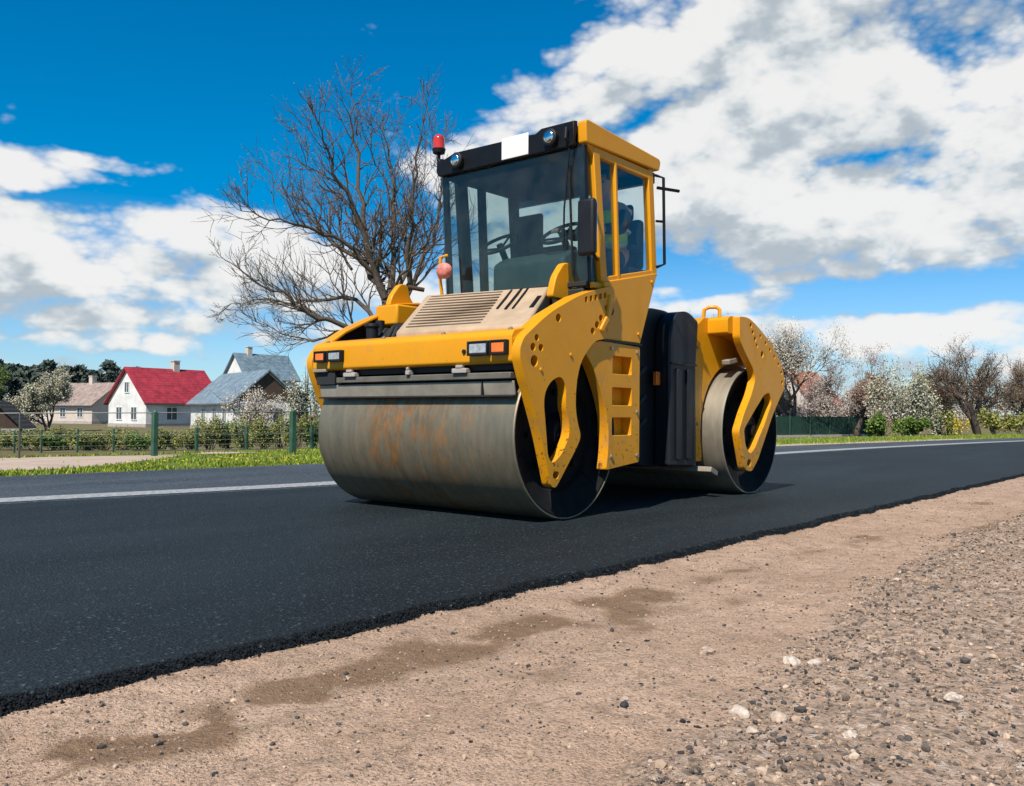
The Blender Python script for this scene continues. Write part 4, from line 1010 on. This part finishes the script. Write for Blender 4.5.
# front visor with stepped top
b = bmesh.new()
prof = [(cy0 + .06, 2.745), (cy0 + .06, 2.93), (-.72, 2.93), (-.66, 2.90), (-.60, 2.905), (.20, 2.915), (.28, 2.89), (.39, 2.865), (.41, 2.80), (.38, 2.745)]
A = [b.verts.new((.085, y, z)) for y, z in prof]; B = [b.verts.new((.135, y, z + .01)) for y, z in prof]; b.faces.new(A); b.faces.new(B[::-1])
for i in range(len(prof)): b.faces.new((A[i], B[i], B[(i + 1) % len(prof)], A[(i + 1) % len(prof)]))
bmesh.ops.recalc_face_normals(b, faces=b.faces); vis = part('visor', b, 'black paint', .008)
b = bmesh.new(); box(b, (.076, -.60, 2.755), (.084, -.33, 2.925)); part('number_plate', b, 'white plate', .004)
for y, z in ((-.83, 2.835), (.14, 2.835)):
    b = bmesh.new(); cyl(b, (.10, y, z), (.045, y, z), .058, .066, 24); cyl(b, (.045, y, z), (.035, y, z), .066, .05, 24); h = part('work_lamp', b, 'black plastic', .003)
    b = bmesh.new(); sphere(b, (.038, y, z), .047, (.35, 1, 1), 20, 12); part('lens', b, 'chrome', 0, 60, h)
b = bmesh.new(); tube(b, [(.06, -.98, 2.88), (.05, -.98, 2.80), (.10, -.98, 2.77)], .014, 8); part('wiper_motor', b, 'black plastic', 0)
b = bmesh.new(); tube(b, [(.10, -.98, 2.77), (.145, -.90, 2.3), (.165, -.88, 2.0)], .008, 6); tube(b, [(.13, -.955, 2.62), (.185, -.955, 1.80)], .010, 6); part('wiper', b, 'black plastic', 0)
# beacon
b = bmesh.new(); tube(b, [(.18, .40, 2.86), (.18, .47, 2.87), (.18, .47, 2.99)], .016, 8); cyl(b, (.18, .47, 2.98), (.18, .47, 3.02), .05, .06, 18); bc_ = part('beacon', b, 'black plastic', .004)
b = bmesh.new(); cyl(b, (.18, .47, 3.02), (.18, .47, 3.10), .052, .05, 24); sphere(b, (.18, .47, 3.10), .05, (1, 1, .9), 24, 10); part('lens', b, 'red lens', 0, 50, bc_)
# marker lamp on a yellow stalk left of the windscreen
b = bmesh.new(); tube(b, [(.1, .33, 1.72), (.07, .33, 1.86), (.07, .33, 2.06), (.13, .31, 2.08)], .014, 8); ml = part('marker_lamp', b, 'yellow paint', 0)
b = bmesh.new(); sphere(b, (.02, .235, 1.93), .078, (.7, 1, .85), 16, 10); cyl(b, (.04, .235, 1.90), (.07, .33, 1.90), .025, n=10); part('lens', b, 'red pink lens', 0, 60, ml)
# mirrors
b = bmesh.new(); v = box(b, (.0, -1.27, 1.90), (.055, -1.12, 2.31)); mr = part('mirror', b, 'black plastic', .025, 40, None, 3)
b = bmesh.new(); tube(b, [(.05, -1.19, 2.24), (.2, -1.15, 2.30), (.26, -1.10, 2.30)], .012, 8); tube(b, [(.05, -1.19, 1.98), (.2, -1.15, 1.92), (.30, -1.10, 1.92)], .012, 8); part('mirror_arm', b, 'black paint', 0, 40, mr)
b = bmesh.new(); box(b, (.056, -1.262, 1.92), (.061, -1.128, 2.29)); part('mirror_glass', b, 'chrome', .02, 40, mr)
b = bmesh.new(); tube(b, [(1.10, -1.11, 2.72), (1.18, -1.14, 2.71), (1.20, -1.14, 2.0), (1.13, -1.11, 1.97)], .013, 8); tube(b, [(1.12, -1.12, 2.62), (1.36, -1.18, 2.63)], .014, 8); tube(b, [(1.19, -1.14, 2.35), (1.13, -1.1, 2.35)], .011, 8); part('rear_rail_handle', b, 'black paint', 0)
# interior
def swheel(c, tilt):
    c = V(c); Rm = Euler((0, R(tilt), 0)).to_matrix(); b = bmesh.new()
    pts = [c + Rm @ V((.17 * math.cos(a), .17 * math.sin(a), 0)) for a in [2 * math.pi * k / 28 for k in range(29)]]
    tube(b, pts, .015, 8)
    for k in range(3): a = 2 * math.pi * k / 3; tube(b, [c - Rm @ V((0, 0, .04)), c + Rm @ V((.17 * math.cos(a), .17 * math.sin(a), 0))], .01, 6)
    tube(b, [c, c - Rm @ V((0, 0, .45))], .028, 8); return part('steering_wheel', b, 'black plastic', 0)
swheel((.46, -.64, 2.20), -35); swheel((.46, .02, 2.19), -35)
b = bmesh.new(); prism(b, fillet([(.30, 1.70), (.30, 1.98), (.44, 2.06), (.58, 2.04), (.66, 1.74)], .04), -.78, -.05); part('console', b, 'grey green console', .02)
b = bmesh.new(); box(b, (1.02, .02, 1.9), (1.07, .34, 2.56)); box(b, (.9, -.35, 1.85), (1.08, .1, 2.22)); part('rear_cabinet', b, 'dark interior', .02)
b = bmesh.new(); box(b, (.85, -1.04, 1.86), (1.08, -.66, 1.95)); v = box(b, (1.0, -1.02, 1.95), (1.09, -.68, 2.36)); box(b, (1.02, -.93, 2.36), (1.08, -.77, 2.50)); st_ = part('seat', b, 'seat fabric', .035, 40, None, 3)
b = bmesh.new(); box(b, (.84, -1.045, 2.08), (1.04, -1.0, 2.13)); part('armrest', b, 'seat fabric', .015, 40, st_)
# headlining
b = bmesh.new(); box(b, (.16, cy0 + .06, 2.735), (1.07, cy1 - .02, 2.754)); part('headlining', b, 'dark interior', 0)

for (x, z) in ((.82, 1.25), (.82, .44), (.46, 1.26), (.82, .78), (.46, .44)):
    b = bmesh.new(); cyl(b, (x, -1.116, z), (x, -1.130, z), .015, n=6); part('bolt', b, 'worn steel', .002)
for (x, z) in ((.42, 1.40), (.86, 1.40), (1.06, 1.84)):
    b = bmesh.new(); cyl(b, (x, cy0 - .010, z), (x, cy0 - .024, z), .013, n=6); part('bolt', b, 'yellow paint', .002)
for y in (-.99, -.35, .30, .98):
    b = bmesh.new(); cyl(b, (-.57, y, 1.332), (-.578, y, 1.345), .018, n=6); part('bolt', b, 'worn steel', .002)
# --- articulation and rear tank
b = bmesh.new(); box(b, (.85, -.55, .40), (1.62, .62, .95)); cyl(b, (1.25, -.1, .35), (1.25, -.1, 1.3), .18, n=20); box(b, (.86, -.80, .45), (1.3, .85, 1.45)); part('articulation', b, 'black matte', .02)
tk = fillet([(1.30, .34, .05), (1.30, 1.50, .12), (1.42, 1.66, .10), (1.60, 1.71, .08), (1.96, 1.71, .16), (2.13, 1.60, .1), (2.13, .32, .03), (1.5, .30, .08)], .05)
b = bmesh.new(); prism(b, tk, -.76, .76); tank = part('water_tank', b, 'black plastic', .02)
bf = fillet([(1.655, .31, .03), (1.655, 1.44, .05), (1.70, 1.58, .1), (1.80, 1.68, .1), (1.98, 1.70, .06), (2.17, 1.62, .03), (2.12, 1.2, .03), (2.135, .29, .03)], .03)
for s in (-1, 1): b = bmesh.new(); prism(b, bf, s * .93, s * .77); part('tank_cheek', b, 'tank plastic', .018, 40, tank)
b = bmesh.new()
for x in (1.79, 1.97): prism(b, fillet([(x - .035, .36), (x - .035, 1.17), (x + .035, 1.17), (x + .035, .36)], .02), -.955, -.93)
box(b, (1.66, -.945, 1.205), (2.12, -.93, 1.225)); part('tank_rib', b, 'tank plastic', .008, 40, tank)
b = bmesh.new(); box(b, (1.58, -.84, 1.02), (1.645, -.80, 1.14)); part('reflector', b, 'amber lens', .006)
b = bmesh.new(); cyl(b, (1.50, -.45, 1.69), (1.50, -.45, 1.76), .12, n=20); cyl(b, (1.7, .2, 1.70), (1.7, .2, 1.75), .08, n=20); part('tank_cap', b, 'black plastic', .008)
b = bmesh.new()
for z in (.7, .9, 1.15): tube(b, [(1.0, -.7, z), (1.2, -.82, z - .12), (1.45, -.8, z + .02)], .022, 8)
part('hose', b, 'rubber', 0)
# --- rear frame
ys = -.86
arc = [(LX + .655 * math.cos(a), RD + .655 * math.sin(a)) for a in [R(196 - k * 8) for k in range(0, 17)]]
body = [(2.14, .33), (2.14, 1.53), (2.40, 1.685), (2.72, 1.70), (3.0, 1.60), (3.42, 1.36)] + [p for p in reversed(arc) if p[0] < 3.5 and p[1] > .40] + [(2.36, .33)]
b = bmesh.new(); prism(b, body, ys, .86); rfm = part('rear_frame', b, 'yellow paint', .006)
b = bmesh.new(); prism(b, fillet([(2.18, .62), (2.18, 1.45), (2.31, 1.45), (2.31, .62)], .03), -.875, -.861); part('access_cover', b, 'yellow paint', .004, 40, rfm)
for z in (.68, 1.39):
    b = bmesh.new(); cyl(b, (2.245, -.874, z), (2.245, -.886, z), .014, n=6); part('bolt', b, 'worn steel', .002, 40, rfm)
rp = [(2.55, 1.69, .02), (2.74, 1.70, .12), (2.95, 1.625, .12), (3.14, 1.535, .12), (3.32, 1.43, .12), (3.47, 1.31, .1), (3.565, 1.17, .09), (3.575, 1.04, .08), (3.48, .96, .08), (3.28, .76, .06), (2.95, .335, .05), (2.81, .222, .05), (2.67, .245, .04), (2.58, .48, .05), (2.535, .615, .04), (2.65, .79, .06), (2.80, .96, .06), (2.885, 1.11, .05), (2.85, 1.20, .06), (2.73, 1.30, .06), (2.60, 1.42, .05), (2.55, 1.50, .02)]
rh = [fillet([(3.20, .99), (3.08, .96), (2.85, .79), (2.645, .63), (2.68, .475), (2.77, .395), (2.87, .445), (3.09, .68), (3.26, .90)], .04), circle(2.755, .31, .034, sx=1.3)]
rh += [circle(2.79, 1.625, .022), circle(2.83, 1.56, .02), circle(2.88, 1.50, .022), circle(2.92, 1.44, .018), circle(3.0, 1.535, .018), circle(3.12, 1.475, .018), circle(3.22, 1.415, .018), circle(3.32, 1.35, .018), circle(3.42, 1.28, .018), circle(3.49, 1.2, .018), circle(3.51, 1.10, .018), circle(3.04, 1.36, .03)]
for s in (-1, 1):
    plate('rear_side_frame', fillet(rp, .03), [list(h) for h in rh], s * 1.075, s * 1.15, 'yellow paint', RO, O, .009)
    b = bmesh.new(); prism(b, fillet([(2.46, 1.53), (2.46, 1.67), (2.53, 1.70), (2.75, 1.695), (3.05, 1.56), (3.44, 1.31), (3.44, 1.27), (3.3, 1.36), (3.0, 1.47), (2.72, 1.53)], .02), s * .862, s * 1.148 if False else s * 1.073); part('rear_bridge', b, 'yellow paint', .008)
b = bmesh.new(); tube(b, [(2.44, -.83, 1.66), (2.44, -.84, 1.76), (2.46, -.88, 1.785), (2.49, -.94, 1.785), (2.50, -.97, 1.76), (2.50, -.97, 1.67)], .018, 10); part('lifting_eye', b, 'yellow paint', 0)
b = bmesh.new()
for s in (-1, 1): box(b, (2.56, s * 1.04 - .04 - .04 * s, 1.255), (2.74, s * 1.04 + .04 - .04 * s, 1.30), (0, R(-10), 0))
part('scraper_mount', b, 'grey scraper', .006)
b = bmesh.new(); box(b, (2.20, -1.04, .22), (2.34, 1.04, .27), (0, R(20), 0)); part('rear_scraper', b, 'grey scraper', .006)
b = bmesh.new(); box(b, (3.50, -.8, .75), (3.62, .8, 1.18)); part('rear_bumper', b, 'yellow paint', .02)

# ------------------------------------------------------------------ the driver
def driver():
    B0 = V((.88, -.82, 1.86)); o = empty('person', 'driver in a yellow high visibility vest sitting at the wheel inside the cab', 'person', B0)
    y = -.82
    P = [(.90, y, 2.00), (.89, y, 2.14), (.86, y, 2.30), (.85, y, 2.42), (.845, y, 2.50),          # 0-4 pelvis .. neck
         (.82, y, 2.585), (.82, y, 2.66),                                                           # 5,6 head
         (.86, y - .16, 2.40), (.72, y - .21, 2.22), (.57, y - .06, 2.23),                           # 7-9 arm
         (.86, y + .16, 2.40), (.72, y + .23, 2.22), (.57, y + .26, 2.23),                           # 10-12
         (.88, y - .09, 1.99), (.52, y - .12, 2.0), (.48, y - .12, 1.80),
         (.88, y + .09, 1.99), (.52, y + .12, 2.0), (.48, y + .12, 1.80)]
    E = [(0, 1), (1, 2), (2, 3), (3, 4), (4, 5), (5, 6), (3, 7), (7, 8), (8, 9), (3, 10), (10, 11), (11, 12), (0, 13), (13, 14), (14, 15), (0, 16), (16, 17), (17, 18)]
    r = [(.13, .15), (.12, .14), (.13, .16), (.09, .11), .055, .088, .075, .065, .046, .034, .065, .046, .034, .085, .065, .05, .085, .065, .05]
    # hands: palm and five fingers each, bent round the wheel rim
    for w in (9, 12):
        px, py_, pz = P[w]; k = len(P); P.append((px - .06, py_, pz + .01)); E.append((w, k)); r.append((.026, .034))
        for j in range(4):
            oy = (-.027 + .018 * j); q = len(P); l = (.036, .042, .040, .032)[j]
            P += [(px - .085, py_ + oy, pz + .018), (px - .085 - l * .5, py_ + oy, pz + .006), (px - .085 - l * .35, py_ + oy, pz - .02)]; E += [(k, q), (q, q + 1), (q + 1, q + 2)]; r += [.009, .0085, .0075]
        q = len(P); sg = 1 if w == 9 else -1; P += [(px - .05, py_ + sg * .04, pz + .005), (px - .09, py_ + sg * .05, pz - .012)]; E += [(k, q), (q, q + 1)]; r += [.011, .009]
    body = grown('body', P, E, r, 'skin', o, B0)
    b = bmesh.new(); sphere(b, (.815, y, 2.62), .098, (1.05, .86, 1.2), 20, 14); sphere(b, (.712, y, 2.60), .018, (1, .8, 1.3), 8, 6)
    for s in (-1, 1): sphere(b, (.83, y + s * .085, 2.61), .024, (.7, .4, 1.2), 8, 6)
    fin('face', b, 'skin', body, B0, smooth=60)
    b = bmesh.new()
    for s in (-1, 1): sphere(b, (.722, y + s * .033, 2.63), .010, (.6, 1.2, .8), 8, 6)
    box(b, (.716, y - .025, 2.558), (.722, y + .025, 2.564)); fin('eyes', b, 'hair', body, B0)
    b = bmesh.new(); vs = sphere(b, (.83, y, 2.645), .104, (1.05, .88, 1.12), 20, 14); bmesh.ops.delete(b, geom=[v for v in vs if v.co.z < 2.62 or (v.co.x < .74 and v.co.z < 2.68)], context='VERTS'); fin('hair', b, 'hair', o, B0, smooth=60)
    Pv = [(.895, y, 2.02), (.89, y, 2.14), (.86, y, 2.30), (.86, y, 2.40), (.86, y - .13, 2.395), (.86, y + .13, 2.395)]
    grown('vest', Pv, [(0, 1), (1, 2), (2, 3), (3, 4), (3, 5)], [(.15, .17), (.14, .165), (.15, .18), (.10, .12), .075, .075], 'vest yellow', o, B0)
    for sg in (-1, 1):
        grown('sleeve', [(.86, y + sg * .15, 2.40), (.72, y + sg * .22, 2.22), (.61, y + (.24 if sg > 0 else -.09), 2.23)], [(0, 1), (1, 2)], [.075, .056, .044], 'dark cloth', o, B0)
        grown('trouser_leg', [(.90, y + sg * .08, 2.0), (.52, y + sg * .12, 2.005), (.48, y + sg * .12, 1.80)], [(0, 1), (1, 2)], [.10, .075, .06], 'dark cloth', o, B0)
    b = bmesh.new(); lathe = []
    for z in (2.12, 2.24):
        pts = [(.885 + .148 * math.cos(a) - (z - 2.12) * .2, y + .175 * math.sin(a), z) for a in [2 * math.pi * k / 24 for k in range(25)]]
        tube(b, pts, .014, 6)
    fin('reflective_band', b, 'reflective grey', o, B0)
driver()

# ------------------------------------------------------------------ sun and sky
sv = V((-.95, -.27, 1.22)).normalized(); el = math.asin(sv.z); az = math.atan2(sv.x, sv.y)
sd = bpy.data.lights.new('sun', 'SUN'); so = bpy.data.objects.new('sun', sd); COL.objects.link(so)
sd.energy = 4.5; sd.angle = R(.5); sd.color = (1, .94, .85); so.rotation_euler = (-sv).to_track_quat('-Z', 'Y').to_euler(); so.location = sv * 50
wd = bpy.data.worlds.new('World'); S.world = wd; wd.use_nodes = True
wd.cycles.sampling_method = 'MANUAL'; wd.cycles.sample_map_resolution = 512
t = wd.node_tree; t.nodes.clear()
out = N(t, 'ShaderNodeOutputWorld')
sky = N(t, 'ShaderNodeTexSky'); sky.sky_type = 'NISHITA'; sky.sun_disc = False; sky.sun_elevation = el; sky.sun_rotation = az % (2 * math.pi)
sky.air_density = 1.0; sky.dust_density = .1; sky.ozone_density = 3.0
hs = N(t, 'ShaderNodeHueSaturation'); hs.inputs['Hue'].default_value = .495; L(t, sky.outputs[0], hs.inputs['Color'])
bg = N(t, 'ShaderNodeBackground'); bg.inputs[1].default_value = .088
sz0 = N(t, 'ShaderNodeTexCoord'); sz1 = N(t, 'ShaderNodeSeparateXYZ'); L(t, sz0.outputs['Generated'], sz1.inputs[0])
air = ramp(t, sz1.outputs[2], [(0, (.56, .78, 1.06)), (.08, (.62, .82, 1.04)), (.25, (1, 1, 1))])
mu = N(t, 'ShaderNodeMix'); mu.data_type = 'RGBA'; mu.blend_type = 'MULTIPLY'; mu.inputs[0].default_value = 1; L(t, hs.outputs[0], mu.inputs[6]); L(t, air, mu.inputs[7]); L(t, mu.outputs[2], bg.inputs[0])
tc = N(t, 'ShaderNodeTexCoord'); D0 = tc.outputs['Generated']
def vm(op, a, b):
    n = N(t, 'ShaderNodeVectorMath', operation=op)
    for s, v in zip(n.inputs, (a, b)):
        if isinstance(v, bpy.types.NodeSocket): L(t, v, s)
        else: s.default_value = v
    return n.outputs[0]
def ma(op, a, b=0., c=0., clamp=False):
    n = N(t, 'ShaderNodeMath', operation=op); n.use_clamp = clamp
    for s, v in zip(n.inputs, (a, b, c)):
        if isinstance(v, bpy.types.NodeSocket): L(t, v, s)
        else: s.default_value = v
    return n.outputs[0]
sxyz = N(t, 'ShaderNodeSeparateXYZ'); L(t, D0, sxyz.inputs[0])
sat = N(t, 'ShaderNodeMapRange', i_1=.02, i_2=.36, i_3=1.1, i_4=2.0); L(t, sxyz.outputs[2], sat.inputs[0]); L(t, sat.outputs[0], hs.inputs['Saturation'])
wn = N(t, 'ShaderNodeTexNoise'); wn.inputs['Scale'].default_value = 3.5; wn.inputs['Detail'].default_value = 3; L(t, D0, wn.inputs['Vector'])
woff = vm('MULTIPLY', vm('SUBTRACT', wn.outputs['Color'], (.5, .5, .5)), (.09, .09, .05))
# cloud banks: direction in the sky, half width and half height in degrees, tilt, weight
BANKS = [(0, 165, 8, 1.7, -3, .9), (110, 163, 5, .8, -3, .75), (60, 248, 14, 3.2, 3, 1.1), (220, 258, 10, 2.8, -4, .95), (-150, 230, 12, 6, 0, 1.0), (60, 314, 16, 1.8, 0, .85), (250, 300, 8, 1.4, 0, .8), (160, 352, 5, 1.0, 0, .75), (40, 345, 9, 1.0, 0, .5),
         (830, 45, 13, 6.5, 14, 1.25), (960, 30, 13, 8, 0, 1.3), (610, 90, 9, 3.0, 22, 1.1), (530, 120, 4, 2.0, 15, .9), (720, 140, 12, 4.6, 8, 1.15), (930, 110, 10, 5, 0, 1.15), (850, 200, 13, 3.5, 0, 1.1), (560, 190, 8, 4.5, 0, 1.0), (880, 215, 13, 3.6, 0, 1.1), (1000, 110, 11, 7, 0, 1.0), (1000, 250, 8, 2.6, 0, 1.0), (760, 230, 8, 2.6, 0, .9), (1180, 120, 14, 12, 0, 1.0),
         (930, 326, 17, 1.7, 0, .8), (860, 252, 15, 1.8, 0, 1.0), (1010, 5, 12, 6, 0, 1.7), (680, 285, 7, 1.2, 0, .6), (760, 300, 8, 1.2, 0, .7), (430, 300, 8, 2.2, 0, .6), (1300, 40, 20, 20, 0, .9), (-400, 260, 18, 8, 0, 1)]
HOLES = [(70, 197, 7, .8, 0, .35), (250, 190, 6, 1.2, -8, .7), (130, 315, 10, .8, 0, .4), (845, 160, 4, .8, 3, .65), (660, 105, 3, .7, 20, .45), (690, 268, 4.5, 1.6, 0, .8), (950, 293, 9, 1.1, 0, .8), (900, 22, 3, 1.0, -10, .2)]
def banks(lst, k, warp):
    tot = None
    for (px, py, a, b_, tilt, w) in lst:
        d = direction(px, py); side = d.cross(V((0, 0, 1))).normalized(); upv = side.cross(d)
        s2 = side * math.cos(R(tilt)) + upv * math.sin(R(tilt)); u2 = -side * math.sin(R(tilt)) + upv * math.cos(R(tilt))
        Mx = Matrix((s2, u2, -d)).transposed()
        mp = N(t, 'ShaderNodeMapping'); mp.vector_type = 'TEXTURE'; mp.inputs['Location'].default_value = d; mp.inputs['Rotation'].default_value = Mx.to_euler('XYZ'); mp.inputs['Scale'].default_value = (math.tan(R(a)) * 1.5, math.tan(R(b_)) * 1.5, .9)
        L(t, warp, mp.inputs[0])
        gr = N(t, 'ShaderNodeTexGradient'); gr.gradient_type = 'SPHERICAL'; L(t, mp.outputs[0], gr.inputs[0])
        q = ma('MULTIPLY', gr.outputs['Fac'], w * k)
        tot = q if tot is None else ma('MAXIMUM', tot, q)
    return tot
def density(off):
    P_ = vm('ADD', D0, off); p = vm('MULTIPLY', P_, (1, 1, 1.7))
    big = N(t, 'ShaderNodeTexNoise'); big.inputs['Scale'].default_value = 6.0; big.inputs['Detail'].default_value = 8; big.inputs['Roughness'].default_value = .5; L(t, p, big.inputs['Vector'])
    vo = N(t, 'ShaderNodeTexVoronoi'); vo.feature = 'F1'; vo.inputs['Scale'].default_value = 17; vo.inputs['Detail'].default_value = 3; vo.inputs['Roughness'].default_value = .55;
    L(t, vm('ADD', p, vm('MULTIPLY', woff, (.5, .5, .5))), vo.inputs['Vector'])
    warp = vm('ADD', P_, woff)
    cov = ma('SUBTRACT', ma('MINIMUM', banks(BANKS, 1.75, warp), .98), banks(HOLES, 1.2, warp))
    n = ma('ADD', ma('MULTIPLY', ma('SUBTRACT', big.outputs['Fac'], .5), 1.7), ma('MULTIPLY', ma('SUBTRACT', 1.02, vo.outputs['Distance']), .60))
    return ma('ADD', n, ma('SUBTRACT', cov, .40))
dens = density((0, 0, 0)); dup_ = density((sv.x * .012, sv.y * .012, .042))
mr_ = N(t, 'ShaderNodeMapRange'); mr_.interpolation_type = 'SMOOTHSTEP'; mr_.inputs[1].default_value = -.08; mr_.inputs[2].default_value = .46; L(t, dens, mr_.inputs[0]); alpha = mr_.outputs[0]
# a cloud with more cloud above it towards the light shows a grey base; one with clear air above shows a bright top
sh = N(t, 'ShaderNodeMapRange'); sh.interpolation_type = 'SMOOTHSTEP'; sh.inputs[1].default_value = -.50; sh.inputs[2].default_value = .30; L(t, ma('SUBTRACT', dens, dup_), sh.inputs[0])
lit = sh.outputs[0]
cc = ramp(t, lit, [(0, (.52, .58, .63)), (.3, (.67, .72, .75)), (.55, (.82, .86, .87)), (.8, (.93, .93, .92)), (1, (1, .99, .97))])
bg2 = N(t, 'ShaderNodeBackground'); bg2.inputs[1].default_value = .64; L(t, cc, bg2.inputs[0])
mxs = N(t, 'ShaderNodeMixShader'); L(t, ma('MULTIPLY', alpha, .96), mxs.inputs[0]); L(t, bg.outputs[0], mxs.inputs[1]); L(t, bg2.outputs[0], mxs.inputs[2]); L(t, mxs.outputs[0], out.inputs[0])

S.view_settings.view_transform = 'Standard'; S.view_settings.look = 'None'; S.view_settings.exposure = .5; S.view_settings.gamma = 1
S.cycles.max_bounces = 8; S.cycles.transparent_max_bounces = 16
S.cycles.use_denoising = True
